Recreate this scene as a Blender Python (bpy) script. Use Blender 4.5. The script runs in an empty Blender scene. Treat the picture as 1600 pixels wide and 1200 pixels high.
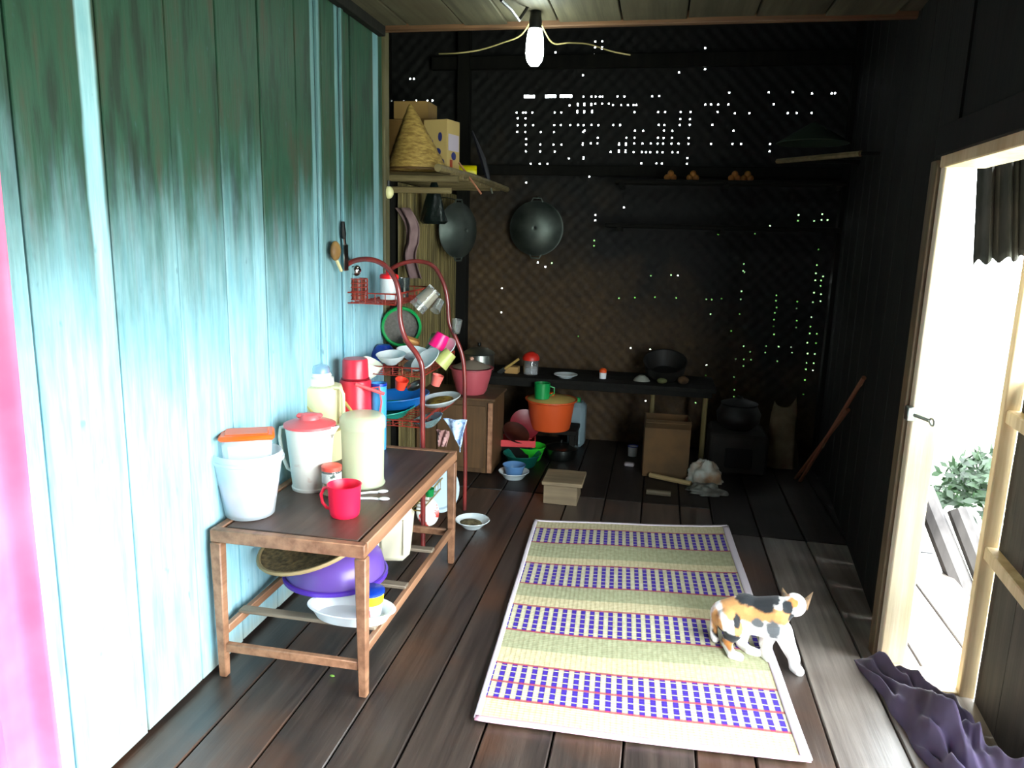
import bpy, bmesh, math, random
from mathutils import Vector, Matrix, noise
random.seed(7)
PI = math.pi
S = bpy.context.scene
C = bpy.context.collection

# ------------------------------------------------------------------ camera
H = 1.55
VD = (1035 - 800, 375 - 600); VV = (640 - 800, 6500 - 600)
F = math.sqrt(-(VD[0]*VV[0] + VD[1]*VV[1]))
yv = Vector((VD[0], VD[1], F)).normalized()
zv = -Vector((VV[0], VV[1], F)).normalized()
xv = yv.cross(zv)
R = Matrix((xv, yv, zv))            # world = R @ (right, down, forward)
cam = bpy.data.cameras.new('camera'); cam_o = bpy.data.objects.new('camera', cam); C.objects.link(cam_o)
cx_, cy_, cz_ = R @ Vector((1,0,0)), R @ Vector((0,-1,0)), R @ Vector((0,0,-1))
m = Matrix((cx_, cy_, cz_)).transposed().to_4x4(); m.translation = (0,0,H)
cam_o.matrix_world = m
cam.sensor_width = 36; cam.lens = F/1600*36; cam.clip_start = .05; cam.clip_end = 200
S.camera = cam_o

# ------------------------------------------------------------------ world, light, exposure
S.view_settings.view_transform = 'Standard'; S.view_settings.look = 'None'
S.view_settings.gamma = 1; S.view_settings.use_curve_mapping = False
S.view_settings.exposure = 0.0
w = bpy.data.worlds.new('sky'); S.world = w; w.use_nodes = True
nt = w.node_tree; bg = nt.nodes['Background']
bg.inputs['Color'].default_value = (.88, .965, 1.0, 1); bg.inputs['Strength'].default_value = 24.0
def portal(name, loc, rot, sx, sy):
    l = bpy.data.lights.new(name, 'AREA'); l.shape = 'RECTANGLE'; l.size = sx; l.size_y = sy; l.energy = 1
    l.cycles.is_portal = True
    o = bpy.data.objects.new(name, l); C.objects.link(o); o.location = loc; o.rotation_euler = rot
    return o

def at(u, v, X=None, Y=None, Z=None):
    """the point of the plane X, Y or Z = const that the pixel (u, v) of the 1600 x 1200 photograph shows"""
    r = R @ Vector(((u-800)/F, (v-600)/F, 1))
    t = X/r.x if X is not None else (Y/r.y if Y is not None else (Z-H)/r.z)
    return Vector((r.x*t, r.y*t, r.z*t + H))
def px(P, n):                       # n pixels at the distance of P, in metres
    q = (Vector(P)-Vector((0,0,H))).dot(R @ Vector((0,0,1)))
    return n*q/F

# ------------------------------------------------------------------ materials
def lin(c): return tuple(pow(x/255, 2.2) for x in c)
MATS = {}
def mat(name, col, rough=.6, col2=None, scale=6, stretch=(1,1,1), bump=0, metal=0, trans=0, spec=.5, emit=0, alpha=1,
        lo=.35, hi=.65, detail=4, coords='Object', coat=0, sheen=0, sss=0):
    if name in MATS: return MATS[name]
    M = bpy.data.materials.new(name); M.use_nodes = True; n = M.node_tree; N = n.nodes; L = n.links
    b = N['Principled BSDF']
    b.inputs['Base Color'].default_value = (*col, 1); b.inputs['Roughness'].default_value = rough
    b.inputs['Metallic'].default_value = metal; b.inputs['Transmission Weight'].default_value = trans
    b.inputs['Specular IOR Level'].default_value = spec; b.inputs['Alpha'].default_value = alpha
    b.inputs['Coat Weight'].default_value = coat; b.inputs['Sheen Weight'].default_value = sheen
    if emit:
        b.inputs['Emission Color'].default_value = (*col, 1); b.inputs['Emission Strength'].default_value = emit
    if col2 is not None or bump:
        tc = N.new('ShaderNodeTexCoord'); mp = N.new('ShaderNodeMapping'); mp.inputs['Scale'].default_value = stretch
        nz = N.new('ShaderNodeTexNoise'); nz.inputs['Scale'].default_value = scale; nz.inputs['Detail'].default_value = detail
        L.new(tc.outputs[coords], mp.inputs['Vector']); L.new(mp.outputs[0], nz.inputs['Vector'])
        if col2 is not None:
            cr = N.new('ShaderNodeValToRGB'); e = cr.color_ramp.elements
            e[0].position = lo; e[0].color = (*col, 1); e[1].position = hi; e[1].color = (*col2, 1)
            L.new(nz.outputs['Fac'], cr.inputs[0]); L.new(cr.outputs[0], b.inputs['Base Color'])
        if bump:
            bp = N.new('ShaderNodeBump'); bp.inputs['Strength'].default_value = bump; bp.inputs['Distance'].default_value = .01
            L.new(nz.outputs['Fac'], bp.inputs['Height']); L.new(bp.outputs[0], b.inputs['Normal'])
    MATS[name] = M
    return M

class G:                                     # tiny node helper
    def __init__(s, name, rough=.6):
        s.M = bpy.data.materials.new(name); s.M.use_nodes = True; s.n = s.M.node_tree; s.b = s.n.nodes['Principled BSDF']
        s.b.inputs['Roughness'].default_value = rough; MATS[name] = s.M
    def N(s, t, **k):
        x = s.n.nodes.new(t)
        for a, v in k.items(): setattr(x, a, v)
        return x
    def L(s, a, b): s.n.links.new(a, b)
    def math(s, op, a, b=None, c=None, clamp=False):
        x = s.N('ShaderNodeMath', operation=op, use_clamp=clamp)
        for i, v in enumerate((a, b, c)):
            if v is None: continue
            if isinstance(v, (int, float)): x.inputs[i].default_value = v
            else: s.L(v, x.inputs[i])
        return x.outputs[0]
    def noise(s, vec, scale, stretch=(1,1,1), detail=4, rough=.5, off=None):
        mp = s.N('ShaderNodeMapping'); mp.inputs['Scale'].default_value = stretch; s.L(vec, mp.inputs['Vector'])
        if off is not None: s.L(off, mp.inputs['Location'])
        nz = s.N('ShaderNodeTexNoise'); nz.inputs['Scale'].default_value = scale; nz.inputs['Detail'].default_value = detail
        nz.inputs['Roughness'].default_value = rough
        s.L(mp.outputs[0], nz.inputs['Vector']); return nz.outputs['Fac']
    def ramp(s, fac, stops, interp='LINEAR'):
        cr = s.N('ShaderNodeValToRGB'); cr.color_ramp.interpolation = interp; e = cr.color_ramp.elements
        while len(e) < len(stops): e.new(.5)
        for x, (p, c) in zip(e, stops): x.position = p; x.color = (*c, 1) if len(c) == 3 else c
        s.L(fac, cr.inputs[0]); return cr.outputs[0]
    def mix(s, fac, a, b):
        x = s.N('ShaderNodeMix', data_type='RGBA')
        for sock, v in ((x.inputs[0], fac), (x.inputs[6], a), (x.inputs[7], b)):
            if isinstance(v, (int, float)): sock.default_value = v
            elif isinstance(v, tuple): sock.default_value = (*v, 1)
            else: s.L(v, sock)
        return x.outputs[2]
    def bump(s, h, strength=.4, dist=.01):
        bp = s.N('ShaderNodeBump'); bp.inputs['Strength'].default_value = strength; bp.inputs['Distance'].default_value = dist
        s.L(h, bp.inputs['Height']); s.L(bp.outputs[0], s.b.inputs['Normal'])
    def col(s, c): s.L(c, s.b.inputs['Base Color'])

def W(v): return (v, v, v)
# aqua paint with dark mildew and soot on the upper boards
g = G('aqua_paint', .55)
geo = g.N('ShaderNodeNewGeometry'); oi = g.N('ShaderNodeObjectInfo')
sep = g.N('ShaderNodeSeparateXYZ'); g.L(geo.outputs['Position'], sep.inputs[0])
P_ = geo.outputs['Position']
rnd = oi.outputs['Random']
n1 = g.noise(P_, 3.2, (1, 1.6, .55), 5, .6)
n2 = g.noise(P_, 9, (1, 3, .18), 4, .6)
hz = g.math('ADD', sep.outputs['Z'], g.math('MULTIPLY', g.math('SUBTRACT', n1, .5), .75))
hz = g.math('ADD', hz, g.math('MULTIPLY', g.math('SUBTRACT', n2, .5), .45))
hz = g.math('ADD', hz, g.math('MULTIPLY', g.math('SUBTRACT', rnd, .5), .25))
st = g.math('SMOOTH_MIN', 1.0, g.math('MAXIMUM', 0.0, g.math('MULTIPLY', g.math('SUBTRACT', hz, .98), 1.45)), .2)
# run-down streak of clean paint along one board
yy = sep.outputs['Y']
def stripe(yc, hw, amp, fr):
    wob = g.math('MULTIPLY', g.math('SUBTRACT', g.noise(P_, fr, (0, .5, 1), 3), .5), amp)
    d = g.math('ABSOLUTE', g.math('SUBTRACT', g.math('ADD', yy, wob), yc))
    return g.math('SUBTRACT', 1.0, g.math('MULTIPLY', g.math('MAXIMUM', 0.0, g.math('SUBTRACT', d, hw)), 90), clamp=True)
clean = g.math('MULTIPLY', stripe(1.765, .022, .05, 2.5), .8)
for yc, hw, k in ((3.065, .022, .35), (3.30, .016, .35), (3.755, .03, .45)):
    clean = g.math('MAXIMUM', clean, g.math('MULTIPLY', stripe(yc, hw, .02, 3), k))
st = g.math('MULTIPLY', st, g.math('SUBTRACT', 1.0, clean), clamp=True)
blue = g.ramp(g.noise(P_, 14, (1, 2.5, .25), 5, .65), [(.3, lin((126,180,196))), (.6, lin((160,204,216))), (.8, lin((178,216,224)))])
grime = g.ramp(g.noise(P_, 5, (1, 4, .6), 5, .6), [(.35, lin((34,50,40))), (.5, lin((40,72,56))), (.7, lin((60,62,50)))])
colr = g.mix(st, blue, grime)
spots = g.ramp(g.noise(P_, 30, (1,1,.5), 2, .5), [(.70, W(0)), (.78, W(1))])
colr = g.mix(g.math('MULTIPLY', spots, .5), colr, lin((70,92,100)))
base = g.math('MULTIPLY', g.math('SUBTRACT', g.math('ADD', .07, g.math('MULTIPLY', n2, .08)), sep.outputs['Z']), 12, clamp=True)
colr = g.mix(g.math('MULTIPLY', base, .7), colr, lin((150,148,130)))
g.col(colr); g.bump(g.noise(P_, 30, (1, 3, .12), 4), .35, .006)
g.b.inputs['Specular IOR Level'].default_value = .35

def wood(name, c1, c2, rough=.55, along='Y', scale=5, bump=.35, spec=.5, c3=None):
    if name in MATS: return MATS[name]
    k = G(name, rough); ge = k.N('ShaderNodeNewGeometry'); ob = k.N('ShaderNodeObjectInfo')
    s = {'X': (.12, 2.4, 2.4), 'Y': (2.4, .12, 2.4), 'Z': (2.4, 2.4, .12)}[along]
    off = k.N('ShaderNodeCombineXYZ'); r10 = k.math('MULTIPLY', ob.outputs['Random'], 17.0)
    for i in range(3): k.L(r10, off.inputs[i])
    a = k.noise(ge.outputs['Position'], scale*2.2, s, 6, .6, off.outputs[0])
    bb = k.noise(ge.outputs['Position'], 2.3, (1,1,1), 3, .5, off.outputs[0])
    c = k.ramp(a, [(.35, c1), (.65, c2)])
    c = k.mix(k.math('MULTIPLY', k.ramp(bb, [(.45, W(0)), (.68, W(1))]), .55), c, c3 or tuple(x*.55 for x in c1))
    br = k.N('ShaderNodeHueSaturation'); k.L(c, br.inputs['Color'])
    k.L(k.math('ADD', .8, k.math('MULTIPLY', ob.outputs['Random'], .4)), br.inputs['Value'])
    k.col(br.outputs[0]); k.bump(a, bump, .006); k.b.inputs['Specular IOR Level'].default_value = spec
    k.L(k.math('ADD', rough-.1, k.math('MULTIPLY', bb, .22)), k.b.inputs['Roughness'])
    return k.M
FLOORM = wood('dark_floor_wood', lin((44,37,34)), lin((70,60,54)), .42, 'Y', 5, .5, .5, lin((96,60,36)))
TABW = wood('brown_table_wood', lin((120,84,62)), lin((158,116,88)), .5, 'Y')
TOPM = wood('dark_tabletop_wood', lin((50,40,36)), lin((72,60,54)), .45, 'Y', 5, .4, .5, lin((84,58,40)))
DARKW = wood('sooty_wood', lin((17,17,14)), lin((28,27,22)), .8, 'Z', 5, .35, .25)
FLOORL = wood('door_lit_floor_wood', lin((100,92,86)), lin((146,136,128)), .38, 'Y', 5, .4, .5, lin((70,56,48)))  # door-side boards, paler because the doorway's brightness is put into their colour
for fm in (FLOORM, FLOORL):
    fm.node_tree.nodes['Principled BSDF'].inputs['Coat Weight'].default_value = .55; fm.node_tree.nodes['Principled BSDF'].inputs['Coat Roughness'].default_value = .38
FLOORK = wood('kitchen_floor_wood', lin((26,22,20)), lin((40,34,30)), .5, 'Y', 5, .5, .4)  # darker boards for the kitchen end of the floor
DARKP = wood('dark_panel_wood', lin((44,40,36)), lin((62,56,50)), .7, 'Z')
CEILW = wood('ceiling_wood', lin((66,62,48)), lin((92,86,68)), .65, 'Y', 5, .5, .4, lin((70,60,44)))
PALEW = wood('pale_frame_wood', lin((196,170,124)), lin((222,200,158)), .55, 'Z')
CABW = wood('cabinet_wood', lin((80,58,34)), lin((104,76,46)), .6, 'Z')
BAMB = wood('split_bamboo', lin((88,78,46)), lin((128,114,72)), .65, 'Z', 6, .6, .5, lin((40,36,20)))
POLEW = wood('bamboo_pole', lin((110,96,66)), lin((140,124,86)), .6, 'X')
# sooty woven bamboo, browner where the soot is thin
g = G('woven_bamboo', .75); geo = g.N('ShaderNodeNewGeometry'); Pn = geo.outputs['Position']
sp = g.N('ShaderNodeSeparateXYZ'); g.L(Pn, sp.inputs[0])
ch = g.N('ShaderNodeTexChecker'); ch.inputs['Scale'].default_value = 1/.048; g.L(Pn, ch.inputs['Vector'])
soot = g.math('ADD', sp.outputs['Z'], g.math('MULTIPLY', sp.outputs['X'], .55))
soot = g.math('ADD', soot, g.math('MULTIPLY', g.math('SUBTRACT', g.noise(Pn, 3, (1,1,1), 4), .5), 1.6))
sf = g.math('MULTIPLY', g.math('SUBTRACT', soot, .55), 1.1, clamp=True)
cb = g.ramp(g.noise(Pn, 25, (1,1,1), 4), [(.3, lin((54,40,22))), (.7, lin((78,60,34)))])
cb = g.mix(g.math('MULTIPLY', ch.outputs['Fac'], .25), cb, lin((70,52,30)))
g.col(g.mix(sf, cb, lin((14,13,11)))); g.bump(g.noise(Pn, 60, (1,1,1), 3), .4, .004)

RED = mat('red_plastic', lin((204,48,66)), .3)
MUGR = mat('red_mug_plastic', lin((250,36,72)), .35)
REDL = mat('red_lid_plastic', lin((236,96,100)), .35)
ORL = mat('orange_lid_plastic', lin((250,96,30)), .35)
ORB = mat('orange_basin_plastic', lin((206,84,40)), .4)
YLID = mat('yellow_lid_plastic', lin((200,168,96)), .4)
GRN = mat('green_plastic', lin((20,140,70)), .4)
BRG = mat('bright_green_plastic', lin((50,190,50)), .4)
DGR = mat('dark_green_plastic', lin((24,92,80)), .35)
TEAL = mat('teal_plastic', lin((30,150,130)), .35)
BLU = mat('blue_plastic', lin((30,110,190)), .3)
DBL = mat('dark_blue_plastic', lin((24,60,160)), .3)
PNK = mat('hot_pink_plastic', lin((250,20,120)), .35)
PKB = mat('pink_basin_plastic', lin((176,80,88)), .45)
PUR = mat('purple_plastic', lin((98,72,150)), .35)
WHT = mat('white_plastic', lin((232,238,240)), .35)
ENM = mat('white_enamel', lin((225,232,232)), .2, lin((200,214,216)), 8)
BLE = mat('blue_enamel', lin((90,130,175)), .2)
GLS = mat('clear_glass', (.9,.95,.95), .08, trans=.92)
FRO = mat('frosted_plastic', lin((226,234,238)), .4, alpha=.42)
FROY = mat('yellowish_frosted_plastic', lin((214,222,186)), .4, alpha=.55)
FROC = mat('cream_frosted_plastic', lin((228,222,196)), .45, trans=.25)
CRM = mat('cream_plastic', lin((232,226,176)), .4)
WHF = mat('white_jug_plastic', lin((240,238,228)), .4, lin((200,160,140)), 18, (1,1,1), 0, lo=.62, hi=.8, trans=.1)
LIQ = mat('pale_water', lin((196,208,160)), .2, trans=.3)
PACK = mat('pale_snack_packets', lin((238,196,208)), .5, lin((110,130,220)), 12, lo=.45, hi=.7)
STE = mat('dull_steel', lin((150,156,152)), .28, metal=1, col2=lin((100,106,102)), scale=5)
ALU = mat('aluminium', lin((170,176,170)), .35, metal=1)
WOKM = mat('grey_aluminium_pan', lin((104,112,106)), .5, metal=.85, col2=lin((66,74,70)), scale=4)
CHR = mat('chrome', (.8,.82,.82), .1, metal=1)
BLK = mat('black_plastic', lin((14,16,16)), .35)
BAG = mat('black_bag_plastic', lin((16,26,24)), .3, bump=.8, scale=20)
RACK = mat('red_brown_painted_tube', lin((134,50,46)), .3, lin((100,44,42)), 9, coat=.3)
WIRE = mat('red_wire', lin((150,52,40)), .4)
SOOTP = mat('sooty_pot', lin((16,16,15)), .6, lin((30,28,24)), 7)
CARD = mat('cardboard', lin((150,112,62)), .8, lin((128,94,52)), 4)
TAN = mat('pale_cardboard', lin((176,140,84)), .8, lin((160,124,72)), 4)
SACK = mat('sack_cloth', lin((120,108,84)), .9, lin((90,80,60)), 8, bump=.5)
CLAY = mat('sooty_clay', lin((40,36,32)), .9, lin((24,22,20)), 5, bump=.6)
RAGP = mat('purple_brown_cloth', lin((92,80,112)), .8, lin((56,42,56)), 4, sheen=.2)
RAGW = mat('dingy_white_cloth', lin((170,176,168)), .9, lin((140,110,80)), 9)
PINKC = mat('pink_curtain_cloth', lin((240,84,124)), .75, lin((246,116,150)), 3, sheen=.2)
GREYC = mat('dusty_pink_cloth', lin((136,112,112)), .9, lin((110,88,88)), 8)
BLC = mat('pale_blue_checked_cloth', lin((190,214,240)), .8, lin((120,150,200)), 40, lo=.5, hi=.6)
OUTC = mat('grey_awning_cloth', lin((84,80,76)), .9, lin((54,56,52)), 7)
GRASS = mat('outdoor_ground', lin((205,205,190)), .95, lin((180,184,160)), 1.2, bump=.4)
LEAF = mat('leaf_green', lin((34,72,16)), .6, lin((60,110,26)), 2)
LEAFB = mat('leaf_green_by_door', lin((26,58,14)), .6, lin((16,34,10)), 6)
STONE = mat('dark_outdoor_log', lin((112,106,104)), .9, lin((64,60,60)), 6, (1,1,.2), .5)
FOOD = mat('rice_scraps', lin((120,110,80)), .8, lin((60,50,30)), 30, bump=.8)
ONION = mat('onion_skin', lin((160,104,40)), .6, lin((120,70,24)), 12)
YEL = mat('yellow_tin', lin((236,220,20)), .35)
GLOW = mat('lit_bulb_glass', (.85,1.0,.93), .3, emit=60)
MESHG = mat('grey_sieve_mesh', lin((90,86,80)), .7, lin((70,66,60)), 60)

# ------------------------------------------------------------------ mesh builder
class MB:
    def __init__(s): s.v = []; s.f = []; s.sm = []
    def add(s, vs, fs, smooth=False, M=None):
        o = len(s.v)
        for v in vs:
            v = Vector(v); s.v.append(tuple(M @ v) if M is not None else tuple(v))
        s.f += [tuple(i+o for i in f) for f in fs]; s.sm += [smooth]*len(fs)
        return s
    def box(s, c, d, rot=None, bev=0.0, taper=1.0):
        x, y, z = (k/2 for k in d)
        M = Matrix.Translation(c) @ (rot.to_4x4() if rot is not None else Matrix.Identity(4))
        if bev <= 0:
            vs = [(sx*x*(taper if sz < 0 else 1), sy*y*(taper if sz < 0 else 1), sz*z) for sz in (-1,1) for sx, sy in ((-1,-1),(1,-1),(1,1),(-1,1))]
            return s.add(vs, [(3,2,1,0),(4,5,6,7),(0,1,5,4),(1,2,6,5),(2,3,7,6),(3,0,4,7)], False, M)
        b = min(bev, x*.9, y*.9, z*.9); rings = []
        for zz, i in ((-z, b), (-z+b, 0), (z-b, 0), (z, b)):
            k = taper if zz < 0 else 1
            X, Y = x*k, y*k
            rings.append([( -X+i, -Y+b, zz),( -X+b, -Y+i, zz),( X-b, -Y+i, zz),( X-i, -Y+b, zz),( X-i, Y-b, zz),( X-b, Y-i, zz),( -X+b, Y-i, zz),( -X+i, Y-b, zz)])
        vs = [p for r in rings for p in r]; fs = [tuple(range(7,-1,-1)), tuple(range(24,32))]
        for k in range(3):
            for j in range(8): fs.append((k*8+j, k*8+(j+1)%8, k*8+8+(j+1)%8, k*8+8+j))
        return s.add(vs, fs, False, M)
    def lathe(s, prof, n=28, c=(0,0,0), M=None, sx=1, sy=1, a0=0, a1=None):
        full = a1 is None; a1 = 2*PI if full else a1
        T = Matrix.Translation(c) @ (M if M is not None else Matrix.Identity(4))
        vs = []; fs = []; cols = n if full else n+1
        for r, z in prof:
            for i in range(cols):
                a = a0+(a1-a0)*i/n; vs.append((r*math.cos(a)*sx, r*math.sin(a)*sy, z))
        for k in range(len(prof)-1):
            for i in range(n):
                j = (i+1) % cols; fs.append((k*cols+i, k*cols+j, (k+1)*cols+j, (k+1)*cols+i))
        return s.add(vs, fs, True, T)
    def tube(s, path, r, n=8, closed=False):
        pts = [Vector(p) for p in path]; k = len(pts); vs = []; fs = []
        rr = r if isinstance(r, (list, tuple)) else [r]*k
        up = Vector((0,0,1)); prev = None
        for i, p in enumerate(pts):
            a = pts[(i-1) % k] if (i > 0 or closed) else p; b = pts[(i+1) % k] if (i < k-1 or closed) else p
            t = (b-a).normalized()
            if prev is None:
                e = t.cross(up if abs(t.z) < .9 else Vector((1,0,0))).normalized()
            else: e = (prev - t*prev.dot(t)).normalized()
            prev = e; f_ = t.cross(e)
            for j in range(n):
                q = 2*PI*j/n; vs.append(p + (e*math.cos(q)+f_*math.sin(q))*rr[i])
        for i in range(k if closed else k-1):
            for j in range(n): fs.append((i*n+j, i*n+(j+1)%n, ((i+1)%k)*n+(j+1)%n, ((i+1)%k)*n+j))
        if not closed: fs += [tuple(range(n-1,-1,-1)), tuple((k-1)*n+j for j in range(n))]
        return s.add(vs, fs, True)
    def ball(s, c, r, n=12, sx=1, sy=1, sz=1):
        pr = [(max(1e-4, r*math.sin(PI*i/n)), -r*math.cos(PI*i/n)*sz) for i in range(n+1)]
        return s.lathe(pr, n*2, c, None, sx, sy)
    def grid(s, fn, nu, nv, smooth=True):
        vs = [fn(i/nu, j/nv) for j in range(nv+1) for i in range(nu+1)]
        fs = [(j*(nu+1)+i, j*(nu+1)+i+1, (j+1)*(nu+1)+i+1, (j+1)*(nu+1)+i) for j in range(nv) for i in range(nu)]
        return s.add(vs, fs, smooth)
    def build(s, name, material, parent=None, loc=None, thick=0, sharp=True, rot=None):
        me = bpy.data.meshes.new(name); me.from_pydata(s.v, [], s.f); me.validate()
        for p, q in zip(me.polygons, s.sm): p.use_smooth = q
        me.materials.append(material); me.update()
        if sharp:
            try: me.set_sharp_from_angle(angle=math.radians(42))
            except Exception: pass
        o = bpy.data.objects.new(name, me); C.objects.link(o)
        if parent is not None: o.parent = parent
        if loc is not None: o.location = loc
        if rot is not None: o.rotation_euler = rot
        if thick:
            md = o.modifiers.new('thickness', 'SOLIDIFY'); md.thickness = thick; md.offset = -1 if thick > 0 else 1; md.thickness = abs(thick)
        return o
def tag(o, label=None, cat=None, group=None, kind=None):
    for k, v in (('label', label), ('category', cat), ('group', group), ('kind', kind)):
        if v: o[k] = v
    return o
def thing(name, label, cat, loc=(0,0,0), rz=0, group=None, rot=None):
    o = bpy.data.objects.new(name, None); C.objects.link(o); o.location = loc
    o.rotation_euler = rot if rot is not None else (0,0,rz); o.empty_display_size = .05
    return tag(o, label, cat, group)
def root(name, kind='structure'):
    o = bpy.data.objects.new(name, None); C.objects.link(o); o['kind'] = kind; return o
def rotm(ax, a): return Matrix.Rotation(a, 4, ax)
def arc(c, r, a0, a1, n, fn): return [fn(c, r, a0+(a1-a0)*i/n) for i in range(n+1)]

# ------------------------------------------------------------------ floor
XL = -1.46; YK = 3.88; YB = 5.7
floor = root('floor')
MB().box((-.35, 2.0, -.11), (3.6, 8.4, .08)).build('underfloor', DARKW, floor)
seams = [-2.13,-1.93,-1.72,-1.51,-1.30,-1.09,-.88,-.68,-.46,-.24,-.02,.20,.38,.62,.85,1.06,1.27,1.48]
for i in range(len(seams)-1):
    a, b = seams[i]+.003, seams[i+1]-.003
    brk = [-1.9, (3.98 if .3 < a else 4.35+.0*i), 5.85]
    if i in (5, 9, 12): brk = [-1.9, 1.05, brk[1], 5.85]
    for k in range(len(brk)-1):
        y0, y1 = brk[k]+.003, brk[k+1]-.003
        dz = random.uniform(-.003, .003)
        if b < -1.47 and y1 < YK: continue
        MB().box(((a+b)/2, (y0+y1)/2, -.0175+min(dz,0)), (b-a, y1-y0, .035), None, .004).build('floor_board', FLOORK if y0 > 3.9 else (FLOORL if a > .6 else FLOORM), floor)

# ------------------------------------------------------------------ painted plank wall on the left
wl = root('wall_left')
MB().box((XL-.045, (-1.7+YK)/2, 1.3), (.03, YK+1.7, 2.7)).build('backing', DARKW, wl)
ys = [-1.7,-1.4,-1.1,-.8,-.5,-.2,.1,.4,.65,.9,1.15] + [at(u,155,X=XL).y for u in (19,159,265,343,407,463,504,548)] + [YK-.02]
for a, b in zip(ys[:-1], ys[1:]):
    off = random.choice((0,.002,.004))
    bot = .012+random.random()*.01
    MB().box((XL-.013-off, (a+b)/2, (bot+2.56)/2), (.026, b-a-.006, 2.56-bot), None, .003).build('wall_plank', MATS['aqua_paint'], wl)
for u in (495, 532):
    y = at(u,155,X=XL).y
    MB().box((XL+.006, y, 1.29), (.012, .035, 2.52), None, .002).build('cover_strip', MATS['aqua_paint'], wl)
tr = MB().box((XL-.02, YK+.0, 1.28), (.07, .07, 2.56), None, .006).build('trim_1', wood('post_wood', lin((70,66,46)), lin((92,86,60)), .6, 'Z')); tag(tr, kind='structure')
# nail knots in the left wall
# ------------------------------------------------------------------ ceiling
ce = root('ceiling')
MB().box((-.1, 1.05, 2.61), (3.4, 5.6, .03)).build('backing', DARKW, ce)
cx = [-1.60,-1.30,-1.02,-.80,-.55,-.25,.05,.35,.65,.95,1.25,1.5]
for i, (a, b) in enumerate(zip(cx[:-1], cx[1:])):
    MB().box(((a+b)/2, (-1.75+3.78+.02*(i%3))/2, 2.565+.003*(i%2)), (b-a-.007, 5.53+.02*(i%3), .02), None, .003).build('ceiling_board', CEILW, ce)
MB().box((-.1, 3.83, 2.60), (3.2, .04, .12), None, .005).build('edge_beam', wood('edge_wood', lin((90,64,44)), lin((120,86,58)), .6, 'X'), ce)
cr = tag(MB().box((XL+.02, 1.0, 2.535), (.04, 5.6, .05), None, .004).build('trim_2', DARKW), kind='structure')
# kitchen roof, high and black
kr = root('ceiling_kitchen')
MB().box((-.3, 4.8, 3.55), (4, 2.4, .04), Matrix.Rotation(-.06, 3, 'X')).build('roof_sheet', DARKW, kr)
for x in (-1.4, -.7, 0, .7):
    MB().box((x, 4.8, 3.42), (.06, 2.3, .09), Matrix.Rotation(-.06, 3, 'X')).build('rafter', DARKW, kr)
tag(MB().box((-.3, 3.82, 3.1), (4, .03, .95)).build('trim_3', DARKW), kind='structure')

# ------------------------------------------------------------------ woven back wall with light holes
HO = []
def hs(u0, v0, k, s):
    for tok in s.split(';'):
        v, us = tok.split(':')
        for u in us.split(','): HO.append((u0+float(u)/k, v0+float(v)/k))
hs(900,60,3.2,"15:95,128;45:95,130;88:33;148:33,95;186:33;50:642;155:642;140:445,478;170:512;272:768,965,1085,1183,1280,1292;290:40,78,98,120,135,205,242,378,415;330:10,42,78,98,130,165,185,225,257,290,302,650,675,712,762,985;366:10,40,78,290,413,447,523,570,712;372:795,870,1060,1102,1180;403:522,568;436:10,40,78,110,185,221,411,443,520,565,683;465:40,293,335,440,483,787;498:108,250,290,407,440,478,562;528:35,75,108,215,250,290,330,370,405,438,480,514,560,675,783,825,968;566:175,214,250,290,330,350,370,405,436,480,512,965;597:35,555;625:325,400,432,555;655:550;690:65;842:240;880:97,1115,1228;910:97,1112,1190,1226,1260;940:880,973;980:708,893;1012:92;1038:90;1055:1210;1125:842;1136:1203;1165:838;1172:1200;1190:1235")
hs(580,0,4,"365:755;395:515,550,598,640,685,720,753,785;495:245,270;630:130,205,280,350,385;350:1320;330:1150;380:1150;392:1150;425:1272,1320,1398;472:1320;260:1400,1440;300:1397,1443;340:1397,1443;655:1240,1290,1330,1378;705:912,945,965,1010,1143,1187,1290,1332,1378;738:912,965;785:915,965,1010,1143,1187,1240,1290,1330,1378,1418,1555;822:915,965,1058,1143,1325;865:965,1415;903:965,1058,1143,1190,1325,1550,1590;945:965,1058,1143,1550,1590;990:1235,1325;1027:1000,1055,1100;1145:967")
hs(900,380,3.2,"30:1210;110:1203;150:1198;183:1195,1228;217:1225;247:1188;255:1222;293:1183,1218;368:1178;418:1172;453:1168,1205;497:1160,1198;553:1157,1193;597:1155,1190;633:1150,1187;687:1145;755:1138;103:842;142:840;240:830;283:826;357:820;512:842;442:775;260:1005;287:1003;325:1000;350:995;380:993;418:990;455:988;290:1108;327:1103;390:1100;418:1097;273:502,397,218,293;278:648,680,728;352:672;160:372,478,512;515:948;545:946;518:1016,1078;550:1080;590:1008;540:873;580:875,838,800;612:836;607:652;663:646;733:640;668:794;735:790;765:787;800:785;835:785;524:270;527:373;467:10;717:53;722:355;730:503,535,460;752:535,495;796:600;790:350")
hs(680,520,5.714,"475:1190,1250,1355;35:1275")
hs(580,250,4,"340:1400;378:1400;640:1130,1045;670:1085;800:820;950:815")
CS = .0098
cells = set(); X0 = -2.16; Z0 = -.06
for k, (u, v) in enumerate(HO):
    p = at(u, v, Y=YB); i = int((p.x-X0)/CS); j = int((p.z-Z0)/CS); cells.add((i, j))
for (ua, ub) in ((819,835),(852,867),(876,892)):          # three torn slots
    a = at(ua,152,Y=YB); b = at(ub,152,Y=YB); j = int((a.z-Z0)/CS)
    for i in range(int((a.x-X0)/CS), int((b.x-X0)/CS)+1):
        cells.add((i, j)); cells.add((i, j+1))
NX = int(3.56/CS); NZ = int(3.55/CS)
mb = MB(); vs = []
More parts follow.
